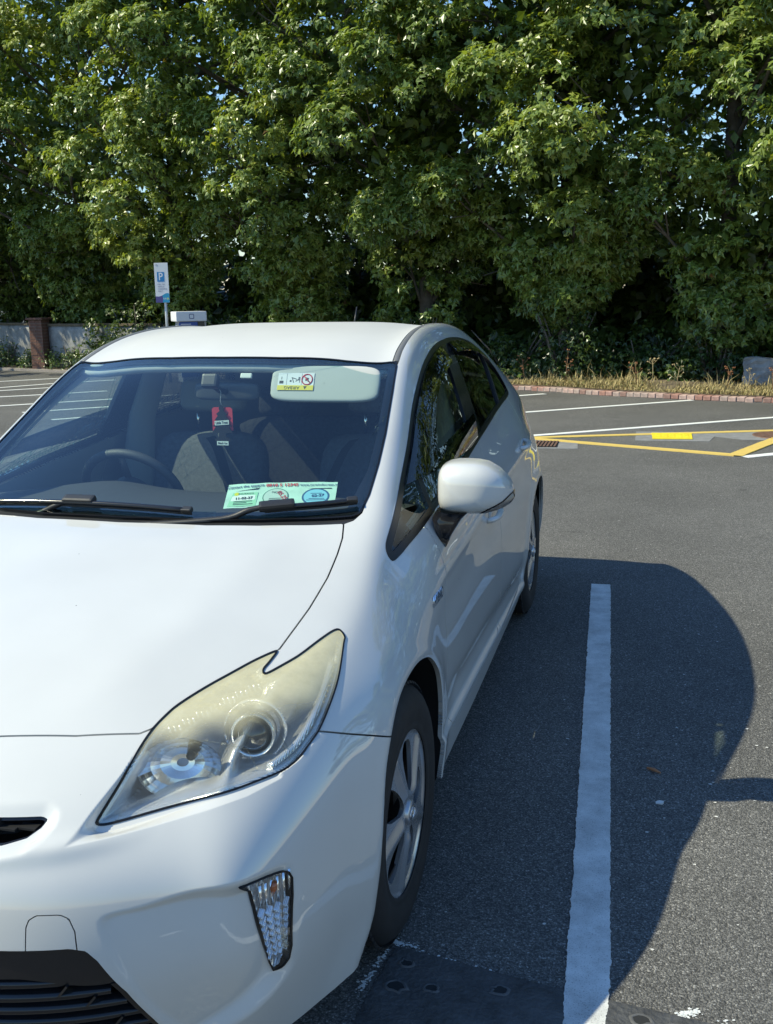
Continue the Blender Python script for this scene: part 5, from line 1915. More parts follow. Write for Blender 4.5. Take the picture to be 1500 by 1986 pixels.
def weed(x_px_s, off, h, kind_, label):
    p, d, nn = kerb_at(x_px_s)
    c = p + nn * off
    t = empty('dead_weed', (c[0], c[1], .09), label, 'weed', 'dead weeds standing on the verge')
    r = random.Random(int(h * 1000))
    mb = MB()
    top = Vector((r.uniform(-.05, .05), r.uniform(-.03, .03), h))
    mb.tube([(0, 0, 0), (top.x * .4, top.y * .4, h * .5), top[:]], [.006, .005, .003], 5)
    st = mb.build('stem', M['dead_stem'] if kind_ != 'pale' else M['pale_stem'], t)
    for k in range(int(4 + h * 9)):
        z = h * r.uniform(.35, .97)
        a = r.uniform(0, 6.28)
        l_ = r.uniform(.05, .13) * (1.2 - z / h * .5)
        b0 = Vector((top.x * z / h, top.y * z / h, z))
        b1 = b0 + Vector((math.cos(a) * l_, math.sin(a) * l_ * .6, l_ * r.uniform(.5, 1.2)))
        mb = MB(); mb.tube([b0[:], ((b0 + b1) / 2 + Vector((0, 0, -.006)))[:], b1[:]], [.003, .0025, .0018], 4)
        br_ = mb.build('twig', M['dead_stem'] if kind_ != 'pale' else M['pale_stem'], t)
        mb = MB()
        for q in range(5 if kind_ == 'umbel' else 3):
            cc = b1 + Vector((r.uniform(-.02, .02), r.uniform(-.015, .015), r.uniform(-.004, .010)))
            bmv = [Vector((sx, 0, 0)) for sx in (1, -1)] + [Vector((0, sx, 0)) for sx in (1, -1)] + [Vector((0, 0, sx)) for sx in (1, -1)]
            rad = r.uniform(.007, .014)
            mb.add([(cc + v * rad)[:] for v in bmv], [(0, 2, 4), (2, 1, 4), (1, 3, 4), (3, 0, 4), (2, 0, 5), (1, 2, 5), (3, 1, 5), (0, 3, 5)], True)
        hd = mb.build('seed_head', M['dead_head'] if kind_ != 'pale' else M['pale_stem'], br_); hd['kind'] = 'stuff'
    return t


for x, off, h, k, lab in ((-.90, .45, .42, 'umbel', 'rust brown umbel weed standing alone beside the rear of the car'),
                          (-.28, .60, .50, 'twiggy', 'tall twiggy dead weed just right of the rust brown umbel'),
                          (-.60, .80, .24, 'pale', 'short pale dead weed between the rust brown umbel and the tall twiggy one'),
                          (.95, .55, .42, 'twiggy', 'bushy brown dead weed in the middle of the verge'),
                          (1.12, .75, .46, 'pale', 'straw coloured dead weed leaning beside the bushy brown one'),
                          (1.55, .65, .36, 'pale', 'slender straw stalk halfway along the visible verge'),
                          (2.35, .70, .34, 'umbel', 'small umbel weed left of the drooping brown clump'),
                          (2.62, .85, .30, 'pale', 'thin pale weed behind the small umbel weed'),
                          (3.02, .55, .34, 'umbel', 'brown drooping weed clump left of the low grey wall'),
                          (3.42, .60, .30, 'twiggy', 'low dark dead weed in front of the low grey wall'),
                          (3.75, .70, .36, 'twiggy', 'dead weed against the low grey wall at the right edge')):
    weed(s_of_x(x), off, h, k, lab)

# low grey wall on the right; rendered wall with its brick pier on the left
M['render_grey'] = pbr('stained_grey_render', (.26, .265, .27), .9, noise=(5, .35), bump=(25, .7))
M['render_wall'] = pbr('weathered_white_render', (.27, .27, .265), .9, noise=(3.2, .45), bump=(18, .8))
bm = bmesh.new()
bmesh.ops.create_grid(bm, x_segments=60, y_segments=20, size=1)
mbv, mbf = [], []
p, d, nn = kerb_at(s_of_x(2.36))
p = p + nn * 1.55
d = np.array([.985, -.17]); nn = np.array([.17, .985])
L_, H_ = 7.0, .52
nx, nz = 80, 10
for face in (0, 1):
    for i in range(nx + 1):
        t_ = i / nx
        for k in range(nz + 1):
            zt = H_ + .012 * math.sin(i * .9) + .012 * math.sin(i * .37 + 1) 
            q = p + d * (L_ * t_ + (.012 * math.sin(k * 1.3) if i == 0 else 0)) + nn * (face * .24 + (rng.normal(0, .006)))
            mbv.append((q[0], q[1], .02 + zt * k / nz))
n1 = (nx + 1) * (nz + 1)
for i in range(nx):
    for k in range(nz):
        a = i * (nz + 1) + k
        mbf.append((a, a + nz + 1, a + nz + 2, a + 1))
        mbf.append((n1 + a, n1 + a + 1, n1 + a + nz + 2, n1 + a + nz + 1))
    a = i * (nz + 1) + nz
    mbf.append((a, a + nz + 1, n1 + a + nz + 1, n1 + a))
for k in range(nz):
    mbf.append((k, k + 1, n1 + k + 1, n1 + k))
bm.free()
mb = MB(); mb.add(mbv, mbf, False)
tag(mb.build('low_wall', M['render_grey']), 'low rough grey rendered wall at the right edge of the verge', 'wall')

wall_pts = [(-26, 26.6), (-14.4, 21.65), (-12.62, 20.85)]
def wall_run(name, a, b, h, th, mat, label, cat):
    a, b = np.array(a, float), np.array(b, float)
    L = np.linalg.norm(b - a); d = (b - a) / L; nn = np.array([-d[1], d[0]])
    nx, nz = max(8, int(L / .15)), 10
    vs, fs = [], []
    for face in (0, 1):
        for i in range(nx + 1):
            for k in range(nz + 1):
                q = a + d * L * i / nx + nn * (face * th + rng.normal(0, .004))
                vs.append((q[0], q[1], -.02 + (h + .01 * math.sin(i * .7)) * k / nz))
    n1 = (nx + 1) * (nz + 1)
    for i in range(nx):
        for k in range(nz):
            q = i * (nz + 1) + k
            fs += [(q, q + nz + 1, q + nz + 2, q + 1), (n1 + q, n1 + q + 1, n1 + q + nz + 2, n1 + q + nz + 1)]
        q = i * (nz + 1) + nz
        fs.append((q, q + nz + 1, n1 + q + nz + 1, n1 + q))
    for e in (0, nx):
        for k in range(nz):
            q = e * (nz + 1) + k
            fs.append((q, q + 1, n1 + q + 1, n1 + q) if e == 0 else (q + 1, q, n1 + q, n1 + q + 1))
    t = empty(name, (0, 0, 0), label, cat)
    mb = MB(); mb.add(vs, fs, True); mb.build('render_face', mat, t)
    mb = MB()
    c = (a + b) / 2 + nn * th / 2
    mb.box((c[0], c[1], h + .005), (L, th + .07, .055), Matrix.Rotation(math.atan2(d[1], d[0]), 3, 'Z'), .01)
    mb.build('coping', M['soil'], t)
    return t


wall_run('boundary_wall', (-26, 26.45), (-13.02, 20.62), 1.10, .22, M['render_wall'], 'mottled white rendered wall left of the brick pier', 'wall')
wall_run('boundary_wall', (-12.60, 20.42), (-9.4, 19.6), 1.08, .22, M['render_wall'], 'grey stained rendered wall right of the brick pier behind the bushes', 'wall')
t = empty('brick_pier', (-12.81, 20.38, 0), 'dark red brick pier between the two stretches of rendered wall', 'pier')
pier_core = MB(); pier_core.box((0, 0, .59), (.33, .33, 1.22)); pier_core.build('mortar_core', M['kerb_bed'], t)
M['pier_brick'] = pbr('dark_pier_brick', (.17, .085, .06), .9, noise=(14, .3), bump=(120, .3))
bk = bpy.data.meshes.new('brick')
bm = bmesh.new(); bmesh.ops.create_cube(bm, size=1.0)
for v in bm.verts:
    v.co = Vector((v.co.x * .166, v.co.y * .35, v.co.z * .066))
bm.to_mesh(bk); bm.free(); bk.materials.append(M['pier_brick'])
for k in range(16):
    for sx in (-1, 1):
        o = link('brick', bk, t, (sx * .088 + rng.normal(0, .002), rng.normal(0, .003), .04 + k * .075))
mb = MB(); mb.box((0, 0, 1.235), (.44, .44, .05), bevel=.012); mb.build('cap', M['pier_brick'], t)

# ------------------------------------------------------------------ parking sign and charging post
M['sign_white'] = pbr('sign_white_face', (.70, .71, .74), .35)
M['sign_blue'] = pbr('sign_blue', (.015, .20, .47), .35)
M['sign_text'] = pbr('sign_grey_lettering', (.20, .22, .33), .5)
M['sign_teal'] = pbr('sign_teal', (.02, .27, .46), .35)
M['sign_purple'] = pbr('sign_purple', (.07, .06, .22), .35)
M['sign_lime'] = pbr('sign_lime', (.52, .62, .12), .4)
M['post_grey'] = pbr('galvanised_post', (.42, .44, .46), .45, metal=.5, noise=(8, .12))
SIGN = empty('parking_sign', (-7.93, 17.2, 0), 'tall white and blue charging bay sign on a grey post left of the charging post', 'sign', rotz=R(14))
mb = MB(); mb.tube([(.045, .045, 0), (.045, .045, 2.30)], .030, 14); mb.build('post', M['post_grey'], SIGN)
mb = MB(); mb.box((0, 0, 1.945), (.27, .012, .76), bevel=.004); bd = mb.build('board', M['sign_white'], SIGN)
for z in (1.70, 2.18):
    mb = MB(); mb.box((.045, .026, z), (.09, .05, .03)); mb.build('clamp', M['post_grey'], SIGN)
FS = Matrix.Translation((0, -.0075, 1.945)) @ Matrix.Rotation(R(90), 4, 'X')


def on_sign(poly, name, mat, lift=.0, parent=None, F=FS, h=.001):
    mb = MB(); mb.prism(poly, h, F @ Matrix.Translation((0, 0, lift)))
    return mb.build(name, mat, parent or bd)


sq = [(-.085, .02), (.055, .02), (.055, .205), (-.085, .205)]
on_sign(sq, 'blue_square', M['sign_blue'])
text_obj('letter', 'P', .20, M['sign_white'], FS @ Matrix.Translation((-.016, .112, .0015)), bd, bold=.003, squeeze=.85)
for i, tx in enumerate(('ELECTRIC', 'VEHICLE', 'CHARGING', 'ONLY')):
    text_obj('lettering', tx, .040, M['sign_text'], FS @ Matrix.Translation((-.085, -.032 - .044 * i, .0012)), bd, align='LEFT', squeeze=.88, bold=.0006)
wave = [(-.134, -.379), (.134, -.379), (.134, -.205), (.10, -.198), (.06, -.205), (.02, -.228), (-.03, -.255), (-.08, -.262), (-.134, -.258)]
on_sign(wave, 'wave_band', M['sign_purple'])
on_sign([(.134, -.379), (.134, -.205), (.10, -.198), (.06, -.205), (.02, -.228), (-.005, -.242), (.01, -.30), (.0, -.379)], 'wave_teal', M['sign_teal'], .0012)
text_obj('lettering', 'ESB', .042, M['sign_white'], FS @ Matrix.Translation((.045, -.305, .0032)), bd)
on_sign([(.105 + .014 * math.cos(a), -.305 + .022 * math.sin(a)) for a in np.linspace(0, 6.283, 16, endpoint=False)], 'dot', M['sign_lime'], .0022)
on_sign([(-.085 + .018 * math.cos(a), .335 + .018 * math.sin(a)) for a in np.linspace(0, 6.283, 16, endpoint=False)], 'ring', M['sign_text'], 0)
on_sign([(-.085 + .010 * math.cos(a), .335 + .010 * math.sin(a)) for a in np.linspace(0, 6.283, 16, endpoint=False)], 'ring_hole', M['sign_white'], .001)

M['charger_white'] = pbr('charger_white_shell', (.72, .72, .75), .35)
M['charger_side'] = pbr('charger_grey_side', (.42, .42, .44), .5)
M['charger_dark'] = pbr('charger_dark_panel', (.02, .025, .03), .2)
M['charger_blue'] = pbr('charger_blue_panel', (.02, .07, .32), .3)
CH = empty('charging_post', (-7.40, 17.2, 0), 'white electric car charging post with dark blue front beside the parking sign', 'charging post', rotz=R(38))
mb = MB(); mb.box((.04, .03, .61), (.52, .44, 1.18), bevel=.02); mb.build('body', M['charger_side'], CH)
mb = MB(); mb.box((0, 0, 1.295), (.60, .52, .19), bevel=.025); hd = mb.build('head', M['charger_white'], CH)
mb = MB(); mb.box((-.06, -.205, .66), (.36, .03, 1.06), bevel=.006); mb.build('front_panel', M['charger_blue'], CH)
mb = MB(); mb.box((.19, -.203, .66), (.13, .03, 1.06), bevel=.006); mb.build('cable_bay', M['charger_dark'], CH)
FC = Matrix.Translation((0, -.261, 1.295)) @ Matrix.Rotation(R(90), 4, 'X')
for rr, mt, lf in ((.050, M['sign_text'], 0), (.033, M['charger_white'], .001)):
    on_sign([(rr * max(-1, min(1, 1.25 * math.cos(a))), rr * max(-1, min(1, 1.25 * math.sin(a)))) for a in np.linspace(0, 6.283, 24, endpoint=False)], 'badge_ring', mt, lf, hd, FC)
FF = Matrix.Translation((-.06, -.2205, 1.12)) @ Matrix.Rotation(R(90), 4, 'X')
for i, w_ in enumerate((.20, .27)):
    on_sign([(-.15, .02 - .035 * i), (-.15 + w_, .02 - .035 * i), (-.15 + w_, .034 - .035 * i), (-.15, .034 - .035 * i)], 'printed_line', M['charger_white'], 0, CH, FF)
for i in range(3):
    mb = MB(); mb.box((.3005 + .0, -.08 + .10 * i, 1.10), (.006, .062, .34)); mb.build('vent', M['charger_dark'], CH)
for i in range(3):
    mb = MB(); mb.box((.302, -.08 + .10 * i, 1.285), (.004, .062, .10)); mb.build('vent', M['charger_dark'], hd)

# ------------------------------------------------------------------ papers on the windscreen and the hanging air freshener
PAP = empty('windscreen_permit', (0, 0, 0), 'pale green plastic wallet of permit discs stuck inside the windscreen corner', 'permit')
pc = [Vector(p) for p in ((0.245, 1.318, 1.062), (0.547, 1.390, 1.067), (0.564, 1.297, 1.02), (0.263, 1.229, 1.012))]


def inside(p, off=.012):
    q, nn_ = on_body(p)
    return q - nn_ * off


def pap(u, v, lift=0.0):
    """u along the wallet, v up it, both 0..1; lies just inside the glass"""
    a = pc[3].lerp(pc[2], u); b = pc[0].lerp(pc[1], u)
    return inside(a.lerp(b, v), .012 - lift)


M['wallet'] = pbr('pale_green_wallet', (.50, .74, .60), .4, noise=(20, .12))
M['paper'] = pbr('white_paper', (.70, .78, .72), .6)
M['paper_green'] = pbr('green_certificate', (.30, .62, .40), .6)
M['disc_grey'] = pbr('grey_green_disc', (.46, .60, .52), .6)
M['disc_blue'] = pbr('blue_disc', (.22, .55, .66), .6)
M['ink_blue'] = pbr('dark_blue_ink', (.02, .04, .14), .6)
M['ink_red'] = pbr('red_ink', (.50, .04, .05), .6)
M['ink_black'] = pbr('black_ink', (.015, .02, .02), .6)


def pap_sheet(name, poly, lift, mat, nu=1):
    vs = [pap(u, v, lift)[:] for u, v in poly]
    mb = MB(); mb.add(vs, [tuple(range(len(vs)))]); return mb.build(name, mat, PAP)


nu_, nv_ = 24, 6
vs = []
for j in range(nv_ + 1):
    for i in range(nu_ + 1):
        vs.append(pap(i / nu_, j / nv_, .0007 * math.sin(i * 1.1 + j * .8))[:])
mb = MB(); mb.add(vs, [(j * (nu_ + 1) + i, j * (nu_ + 1) + i + 1, (j + 1) * (nu_ + 1) + i + 1, (j + 1) * (nu_ + 1) + i) for j in range(nv_) for i in range(nu_)], True)
mb.build('wallet', M['wallet'], PAP)
pap_sheet('certificate', [(.03, .06), (.29, .06), (.29, .62), (.06, .62)], .0011, M['paper_green'])
pap_sheet('logo_spot', [(.095 + .022 * math.cos(a), .56 + .07 * math.sin(a)) for a in np.linspace(0, 6.283, 14, endpoint=False)], .0016, pbr('yellow_spot', (.62, .62, .03), .5))
pap_sheet('certificate_panel', [(.05, .28), (.27, .30), (.27, .50), (.13, .52), (.06, .48)], .0014, M['paper'])
circ = lambda cu, cv, ru, rv, k=30: [(cu + ru * math.cos(a), cv + rv * math.sin(a)) for a in np.linspace(0, 2 * math.pi, k, endpoint=False)]
pap_sheet('disc_rim', circ(.455, .40, .118, .345), .0011, pbr('disc_rim_green', (.10, .22, .17), .6))
pap_sheet('permit_disc', circ(.455, .40, .108, .315), .0014, M['disc_grey'])
pap_sheet('disc_rim', circ(.82, .37, .125, .355), .0011, pbr('disc_rim_blue', (.03, .10, .22), .6))
pap_sheet('permit_disc', circ(.82, .37, .108, .305), .0014, M['disc_blue'])
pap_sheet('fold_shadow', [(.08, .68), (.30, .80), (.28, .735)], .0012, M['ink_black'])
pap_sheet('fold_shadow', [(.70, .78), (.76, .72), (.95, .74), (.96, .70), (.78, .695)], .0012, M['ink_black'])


def pap_text(body, u, v, size, mat, rot=0.0, bold=0.0):
    q = pap(u, v, .0026)
    dx = pap(min(u + .05, 1), v, .0052) - pap(max(u - .05, 0), v, .0052)
    dy = pap(u, min(v + .1, 1), .0052) - pap(u, max(v - .1, 0), .0052)
    nz = dx.cross(dy)
    text_obj('lettering', body, size, mat, place(q, dx, nz) @ Matrix.Rotation(rot, 4, 'Z'), PAP, 0.0, bold=bold)


pap_text('Contact the experts', .165, .86, .0128, M['ink_blue'], .06, .0003)
pap_text('0818 5 12345', .50, .865, .0165, M['ink_red'], 0, .0006)
pap_text('www.mrwindscreen.ie', .835, .86, .0118, M['ink_blue'], 0, .0002)
pap_text('11-02-27', .17, .37, .0135, M['ink_black'], .04, .0004)
pap_text('05.25', .515, .43, .019, M['ink_red'], -1.0, .0003)
pap_text('NCT', .455, .56, .012, M['ink_black'], -.2)
pap_text('02-27', .84, .40, .015, M['ink_blue'], .1, .0004)
pap_text('www.nct.ie', .455, .20, .008, M['ink_black'], -.2)
pap_text('INSURANCE', .18, .56, .008, M['ink_black'], .03)
for (u0, u1, v_) in ((.08, .25, .24), (.08, .20, .18), (.08, .26, .12), (.40, .52, .31), (.40, .50, .25), (.76, .90, .27), (.74, .91, .21), (.77, .87, .49)):
    pap_sheet('print_line', [(u0, v_), (u1, v_ + .004), (u1, v_ + .026), (u0, v_ + .022)], .0018, M['ink_black'] if u0 < .7 else M['ink_blue'])

FR_ = empty('air_freshener', (.0, 1.85, 1.30), 'black tree-shaped air freshener on red card hanging from the rear view mirror', 'air freshener')
mb = MB(); mb.tube([(-.012, -.01, .0), (.003, -.006, -.035), (-.002, -.003, -.065), (.004, 0, -.085)], .0012, 5)
mb.build('cord', M['chrome'] if False else pbr('pale_elastic_cord', (.5, .5, .5), .5), FR_)
XF = Matrix.Rotation(R(90), 4, 'X')
mb = MB(); mb.prism([(-.037, -.165), (.037, -.165), (.037, -.092), (.030, -.086), (-.030, -.086), (-.037, -.092)], .0015, Matrix.Translation((0, .004, 0)) @ XF)
mb.build('backing_card', pbr('red_card', (.62, .05, .07), .5), FR_)
tree = [(0, -.078), (.010, -.088), (.007, -.098), (.020, -.108), (.014, -.114), (.026, -.128), (.018, -.132), (.034, -.150), (.024, -.152), (.038, -.172), (.012, -.172), (.014, -.186), (.030, -.194), (.026, -.200)]
tree = tree + [(-x, z) for x, z in tree[::-1]][:-1]
mb = MB(); mb.prism(tree[::-1], .0022, Matrix.Translation((0, -.001, 0)) @ XF); mb.build('tree_card', pbr('black_card', (.012, .012, .014), .5), FR_)
mb = MB(); mb.prism([(-.026, -.147), (.026, -.143), (.026, -.128), (-.026, -.132)], .001, Matrix.Translation((0, -.0036, 0)) @ XF); mb.build('name_strip', M['paper'], FR_)
text_obj('lettering', 'Little Trees', .0125, M['ink_black'], Matrix.Translation((0, -.0050, -.1375)) @ XF @ Matrix.Rotation(R(4), 4, 'Z'), FR_, bold=.0003, squeeze=.75)
mb = MB(); mb.prism([(-.021, -.214), (.021, -.214), (.021, -.200), (-.021, -.200)], .001, Matrix.Translation((0, -.0036, 0)) @ XF); mb.build('scent_strip', M['paper'], FR_)
text_obj('lettering', 'Black Ice', .0095, M['ink_black'], Matrix.Translation((0, -.0050, -.207)) @ XF, FR_, bold=.0002)
# ------------------------------------------------------------------ trees: sycamores along the boundary
def leaf_material():
    m, nt, n, l, b = new_mat('sycamore_leaf')
    at = n.new('ShaderNodeAttribute'); at.attribute_name = 'tint'
    cr = n.new('ShaderNodeValToRGB')
    e = cr.color_ramp.elements
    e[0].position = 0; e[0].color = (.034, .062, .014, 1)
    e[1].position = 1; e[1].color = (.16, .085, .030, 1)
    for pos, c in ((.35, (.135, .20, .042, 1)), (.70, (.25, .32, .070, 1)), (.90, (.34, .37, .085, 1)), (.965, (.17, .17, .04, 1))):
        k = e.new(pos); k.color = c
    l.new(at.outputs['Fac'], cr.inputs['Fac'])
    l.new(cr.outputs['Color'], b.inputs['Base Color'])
    b.inputs['Roughness'].default_value = .34
    b.inputs['Specular IOR Level'].default_value = .6
    tr = n.new('ShaderNodeBsdfTranslucent')
    sc = n.new('ShaderNodeVectorMath'); sc.operation = 'MULTIPLY'; sc.inputs[1].default_value = (1.7, 1.6, .6)
    l.new(cr.outputs['Color'], sc.inputs[0]); l.new(sc.outputs['Vector'], tr.inputs['Color'])
    mx = n.new('ShaderNodeMixShader'); mx.inputs['Fac'].default_value = .34
    l.new(b.outputs[0], mx.inputs[1]); l.new(tr.outputs[0], mx.inputs[2])
    l.new(mx.outputs[0], n['Material Output'].inputs['Surface'])
    return m


M['leaf'] = leaf_material()
M['bark'] = pbr('grey_brown_bark', (.12, .10, .08), .9, noise=(7, .35), bump=(25, .8))
# palmate leaf with five lobes, unit length, folded a little along the midrib: x across, y along, z up
LEAF_V = np.array([(0, -.02, .02), (.54, .30, -.08), (.17, .42, .03), (0, 1.0, -.12), (-.17, .42, .03), (-.54, .30, -.08)])
LEAF_T = np.array([(0, 1, 2), (0, 2, 3), (0, 3, 4), (0, 4, 5)])
SIMPLE_V = np.array([(0, 0, 0), (.34, .36, -.06), (0, 1.0, -.06), (-.30, .45, -.06)])
SIMPLE_T = np.array([(0, 1, 2), (0, 2, 3)])


def unit(v):
    return v / np.maximum(np.linalg.norm(v, axis=-1, keepdims=True), 1e-9)


def leaves(pos, nrm, along, size, tint, lobed=True):
    """arrays of leaf bases, face normals and directions -> one mesh's arrays"""
    LV, LT = (LEAF_V, LEAF_T) if lobed else (SIMPLE_V, SIMPLE_T)
    y = unit(along - nrm * (along * nrm).sum(1, keepdims=True))
    x = np.cross(y, nrm)
    n, k = len(pos), len(LV)
    V = pos[:, None] + size[:, None, None] * (x[:, None] * LV[None, :, 0:1] + y[:, None] * LV[None, :, 1:2] + nrm[:, None] * LV[None, :, 2:3])
    T = (np.arange(n) * k)[:, None, None] + LT[None]
    return V.reshape(-1, 3), T.reshape(-1, 3), np.repeat(tint, k)


def make_tree(x, y, h, rad, n_bough, per_bough, per_clump, label, front=(0.25, -.97), lobed=True, low=.10, yellow=0.0, thin=None, leaf=.122, group='sycamores along the boundary wall', fr=.62):
    t = empty('sycamore_tree', (x, y, 0), label, 'tree', group)
    r = np.random.default_rng(int(abs(x * 131 + y * 17 + h * 7)))
    fr3 = np.array([front[0], front[1], 0.0])
    # boughs over the crown: mostly on its outside, more on the side that faces the light and the car park
    B = []
    while len(B) < n_bough:
        u = unit(r.normal(size=3))
        z = low * h + (h * (1 - low)) * (.5 + .5 * u[2])
        prof = (np.clip((z / h - low) / .13, 0, 1) ** .5) * (1 - .60 * np.clip((z / h - .5) / .5, 0, 1) ** 1.8) * (.40 + .72 * smoothstep(.17, .38, z / h))
        if u @ fr3 < -.25 and r.random() < fr:
            continue
        q = r.uniform(.62, 1.0)
        B.append(np.array([u[0] * rad * prof * q * 1.12, u[1] * rad * prof * q, z]))
    B = np.array(B)
    bs = r.uniform(.45, 1.0, len(B)) * rad / 2.9
    P, Nn, Al, Sz, Tn = [], [], [], [], []
    for c, s in zip(B, bs):
        if thin is not None and thin(c + np.array([x, y, 0])) and r.random() < 1.0:
            continue
        out = unit(np.array([c[0], c[1], (c[2] - .45 * h) * .35]))
        m = per_bough
        u = unit(r.normal(size=(m, 3)) * .85 + out * .8 + np.array([0, 0, .55]) + fr3 * .3)
        cc = c + u * s * r.uniform(.72, 1.05, (m, 1)) * np.array([1.0, 1.0, .72])
        bt = r.normal(.0, .10)
        k = per_clump
        v = unit(r.normal(size=(m, k, 3)) + u[:, None] * .9 + np.array([0, 0, .45]))
        pos = cc[:, None] + v * r.uniform(.35, 1.0, (m, k, 1)) * r.uniform(.12, .24, (m, 1, 1)) * np.array([1.1, 1.1, .75])
        nr = unit(v * .55 + u[:, None] * .45 + np.array([-.28, -.14, .55]) + r.normal(0, .50, (m, k, 3)))      # leaves turn to the light
        al = unit(v * .8 + np.array([0, 0, -.40]) + r.normal(0, .55, (m, k, 3)))
        P.append(pos.reshape(-1, 3)); Nn.append(nr.reshape(-1, 3)); Al.append(al.reshape(-1, 3))
        Sz.append((leaf * r.uniform(.55, 1.3, (m, k))).ravel())
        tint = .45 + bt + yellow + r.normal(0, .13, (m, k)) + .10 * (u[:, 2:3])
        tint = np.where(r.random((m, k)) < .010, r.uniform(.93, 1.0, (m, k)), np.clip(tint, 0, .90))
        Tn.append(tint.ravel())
    P, Nn, Al = np.concatenate(P), np.concatenate(Nn), np.concatenate(Al)
    Sz, Tn = np.concatenate(Sz), np.concatenate(Tn)
    half = np.arange(len(P)) % 8 != 0
    V, T, tn = leaves(P[half], Nn[half], Al[half], Sz[half], Tn[half], lobed)
    V1, T1, tn1 = leaves(P[~half], Nn[~half], Al[~half], Sz[~half], Tn[~half], False)
    T = np.concatenate([T, T1 + len(V)]); V = np.concatenate([V, V1]); tn = np.concatenate([tn, tn1])
    # the leaves deep inside the crown: plainer, larger, and tinted dark to stand for inner shade
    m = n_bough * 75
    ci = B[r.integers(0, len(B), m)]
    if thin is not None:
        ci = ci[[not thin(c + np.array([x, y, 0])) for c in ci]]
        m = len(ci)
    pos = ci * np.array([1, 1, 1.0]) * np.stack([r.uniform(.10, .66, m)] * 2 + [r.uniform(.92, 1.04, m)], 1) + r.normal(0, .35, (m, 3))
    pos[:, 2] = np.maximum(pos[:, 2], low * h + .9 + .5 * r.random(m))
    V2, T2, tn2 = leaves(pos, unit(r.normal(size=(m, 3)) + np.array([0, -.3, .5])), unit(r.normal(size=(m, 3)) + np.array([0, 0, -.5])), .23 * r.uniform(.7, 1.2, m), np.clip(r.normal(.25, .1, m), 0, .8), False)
    T = np.concatenate([T, T2 + len(V)]); V = np.concatenate([V, V2]); tn = np.concatenate([tn, tn2])
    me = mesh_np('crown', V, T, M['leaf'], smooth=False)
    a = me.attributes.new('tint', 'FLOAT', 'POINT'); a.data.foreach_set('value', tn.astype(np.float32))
    o = link('crown', me, t); o['kind'] = 'stuff'
    mb = MB()
    lean = r.normal(0, .12, 2)
    spine = [(0, 0, 0), (lean[0] * .3, lean[1] * .3, h * .15), (lean[0], lean[1], h * .4), (lean[0] * 2, lean[1] * 2, h * .65), (lean[0] * 2.5, lean[1] * 2.5, h * .9)]
    sp = cat_rom(spine, 6)
    mb.tube([p for p in sp], list(np.interp(np.linspace(0, 1, len(sp)), [0, .06, .5, 1], [.24, .17, .12, .03])), 10)
    mb.build('trunk', M['bark'], t)
    mb = MB()
    for c, s in list(zip(B, bs))[:max(14, len(B) // 3)]:
        z0 = np.clip(c[2] - .9 - .25 * np.hypot(c[0], c[1]), .06 * h, .85 * h)
        k = np.array([np.interp(z0, sp[:, 2], sp[:, 0]), np.interp(z0, sp[:, 2], sp[:, 1]), z0])
        mid = k + (c - k) * .5 + np.array([0, 0, -.12])
        pts = cat_rom([k, mid, c], 5)
        mb.tube([p for p in pts], list(np.linspace(.055, .012, len(pts))), 6, cap=False)
        for _ in range(3):
            e = c + r.normal(0, s * .55, 3)
            mb.tube([pts[-4], (pts[-4] + e) / 2 + r.normal(0, .05, 3), e], [.018, .012, .006], 5, cap=False)
    o = mb.build('branches', M['bark'], t); o['kind'] = 'stuff'
    return t


def gap_right(p):
    # a loose place where the sky shows between two crowns
    k = p[1] - 16
    return .25 - .06 * k < p[0] < 1.55 and 3.7 + .12 * k < p[2] < 5.4 + .21 * k


def gap_left(p):
    k = p[1] - 16
    return p[0] < -9.6 - .65 * k and p[2] > 6.2 + .3 * k


TREES = [(-17.9, 20.6, 9.4, 3.3, 84, 20, 24, 'sycamore at the far left edge behind the rendered wall', gap_left, .0),
         (-15.6, 23.4, 9.2, 2.9, 90, 15, 26, 'dark sycamore above the brick pier', gap_left, -.04),
         (-12.2, 21.7, 12.0, 3.1, 92, 27, 28, 'sycamore between the brick pier and the parking sign', None, .02),
         (-9.0, 20.2, 12.2, 3.0, 92, 27, 28, 'yellow-green sycamore behind the parking sign', None, .12),
         (-5.9, 19.5, 12.0, 3.0, 92, 27, 28, 'sycamore behind the left half of the car roof', None, .03),
         (-2.9, 18.6, 11.8, 2.9, 92, 27, 28, 'dense dark sycamore behind the roof aerial', None, -.03),
         (-.1, 17.7, 10.8, 2.7, 92, 27, 28, 'pale-leaved sycamore behind the rear corner of the car', gap_right, .04),
         (2.6, 17.2, 10.2, 2.7, 86, 27, 28, 'loose sycamore with patches of sky beside its crown', gap_right, .07),
         (5.5, 16.2, 10.2, 2.9, 90, 15, 26, 'sycamore at the right edge above the low grey wall', None, .06),
         (9.0, 15.4, 10.0, 3.0, 55, 13, 22, 'sycamore out of the frame to the right', None, .05)]
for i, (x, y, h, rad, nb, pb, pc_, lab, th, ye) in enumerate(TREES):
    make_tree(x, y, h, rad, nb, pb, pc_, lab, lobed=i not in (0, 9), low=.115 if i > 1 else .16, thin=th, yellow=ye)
for x, y, wh in ((12.3, 14.6, 'first'), (15.6, 13.9, 'second'), (19.0, 13.2, 'third')):
    make_tree(x, y, 7.6, 3.2, 60, 13, 22, wh + ' sycamore beyond the right edge of the frame', lobed=False, leaf=.2, group='sycamores further right along the verge')


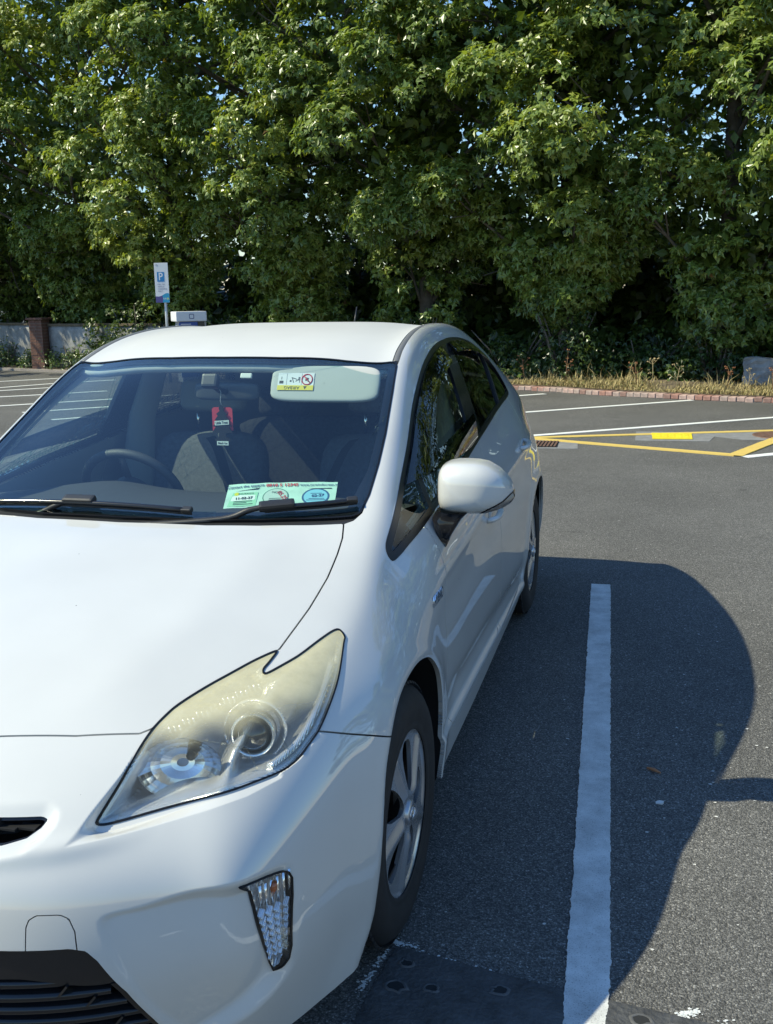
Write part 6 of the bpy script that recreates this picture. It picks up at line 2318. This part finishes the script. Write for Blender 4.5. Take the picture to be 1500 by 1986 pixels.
for x, y, wh in ((-22.6, 24.4, 'first'), (-27.0, 26.6, 'second'), (-31.5, 28.6, 'third'), (-36.5, 30.5, 'fourth')):
    make_tree(x, y, 9.5, 3.3, 60, 14, 22, wh + ' sycamore beyond the left edge of the frame', lobed=False, leaf=.2, group='sycamores further left along the boundary')


# lower growth under the crowns: bushes and ivy
def make_bush(x, y, w, d, h, n, label, yellow=-.20, cat='bush', leaf=.11, group=None, z0=.05, lobed=True):
    t = empty('bush', (x, y, 0), label, cat, group)
    r = np.random.default_rng(int(abs(x * 91 + y * 23)))
    m = n // 22
    u = unit(r.normal(size=(m, 3)))
    u[:, 2] = np.abs(u[:, 2])
    cc = u * r.uniform(.55, 1.0, (m, 1)) * np.array([w, d, h])
    cc[:, 2] = np.maximum(cc[:, 2] * r.uniform(.4, 1.0, m), z0)
    v = unit(r.normal(size=(m, 22, 3)) + u[:, None] * .8 + np.array([0, 0, .3]))
    pos = cc[:, None] + v * r.uniform(.3, 1.0, (m, 22, 1)) * .26
    pos[..., 2] = np.maximum(pos[..., 2], .06)
    nr = unit(v * .8 + np.array([0, -.25, .4]) + r.normal(0, .4, (m, 22, 3)))
    al = unit(v * .7 + np.array([0, 0, -.8]) + r.normal(0, .4, (m, 22, 3)))
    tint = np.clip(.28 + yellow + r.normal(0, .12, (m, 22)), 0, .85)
    V, T, tn = leaves(pos.reshape(-1, 3), nr.reshape(-1, 3), al.reshape(-1, 3), (leaf * r.uniform(.6, 1.2, m * 22)), tint.ravel(), lobed)
    me = mesh_np('foliage', V, T, M['leaf'], smooth=False)
    a = me.attributes.new('tint', 'FLOAT', 'POINT'); a.data.foreach_set('value', tn.astype(np.float32))
    o = link('foliage', me, t); o['kind'] = 'stuff'
    mb = MB()
    for k in range(7):
        a = r.uniform(0, 6.28)
        mb.tube([(0.08 * math.cos(a), .08 * math.sin(a), 0), (w * .35 * math.cos(a), d * .35 * math.sin(a), h * .5), (w * .6 * math.cos(a), d * .6 * math.sin(a), h * .8)], [.03, .02, .008], 5)
    o = mb.build('stems', M['bark'], t); o['kind'] = 'stuff'
    return t


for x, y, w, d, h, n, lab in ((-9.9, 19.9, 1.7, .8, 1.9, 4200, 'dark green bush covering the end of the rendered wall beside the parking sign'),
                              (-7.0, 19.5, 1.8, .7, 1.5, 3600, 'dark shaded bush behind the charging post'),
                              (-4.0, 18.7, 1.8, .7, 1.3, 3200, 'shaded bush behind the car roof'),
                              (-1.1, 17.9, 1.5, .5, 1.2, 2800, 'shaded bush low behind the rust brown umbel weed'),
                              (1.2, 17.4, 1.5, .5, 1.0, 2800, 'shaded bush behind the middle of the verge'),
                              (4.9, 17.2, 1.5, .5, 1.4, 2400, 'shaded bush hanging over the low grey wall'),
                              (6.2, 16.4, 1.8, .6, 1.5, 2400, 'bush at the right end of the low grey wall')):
    make_bush(x, y, w, d, h, n, lab)  # default tint darkens these leaves to stand for shade under the crowns
for x, y, w, d, h, n, lab in ((-2.9, 17.95, .9, .35, 1.5, 1300, 'low bush tinted dark as shade round the trunk of the dense sycamore behind the aerial'),
                              (-.1, 17.05, .9, .35, 1.6, 1500, 'low bush tinted dark as shade round the trunk of the pale-leaved sycamore'),
                              (2.45, 16.75, .8, .30, 1.4, 1300, 'low bush tinted dark as shade round the trunk left of the low grey wall')):
    make_bush(x, y, w, d, h, n, lab, cat='bush', leaf=.10, yellow=-.26)  # bushes added to cover the trunks, shade put into their leaf tint
for x, y, w, d, h, n, lab in ((-14.15, 20.95, .5, .16, .75, 800, 'ivy climbing the white wall at the left edge'),
                              (-13.25, 20.62,   .30, .14, .50, 450, 'small ivy clump at the foot of the wall beside the brick pier'),
                              (-11.9, 20.2, .7, .18, .75, 800, 'ivy spreading over the wall right of the brick pier')):
    make_bush(x, y, w, d, h, n, lab, cat='ivy', leaf=.075, yellow=-.12)
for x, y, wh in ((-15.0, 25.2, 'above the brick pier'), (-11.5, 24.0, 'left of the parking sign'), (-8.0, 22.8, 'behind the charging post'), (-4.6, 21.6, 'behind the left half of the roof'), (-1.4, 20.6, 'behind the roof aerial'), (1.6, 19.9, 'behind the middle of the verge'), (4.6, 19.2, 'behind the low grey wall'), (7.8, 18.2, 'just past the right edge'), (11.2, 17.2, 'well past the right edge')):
    make_bush(x, y, 2.2, .9, 4.2, 9000, 'dark hedge shrub added as backing ' + wh, cat='shrub', leaf=.26, yellow=-.16, lobed=False, group='hedge shrubs added as dark backing behind the sycamores')  # hedge row added to close bright gaps and give a dark backdrop
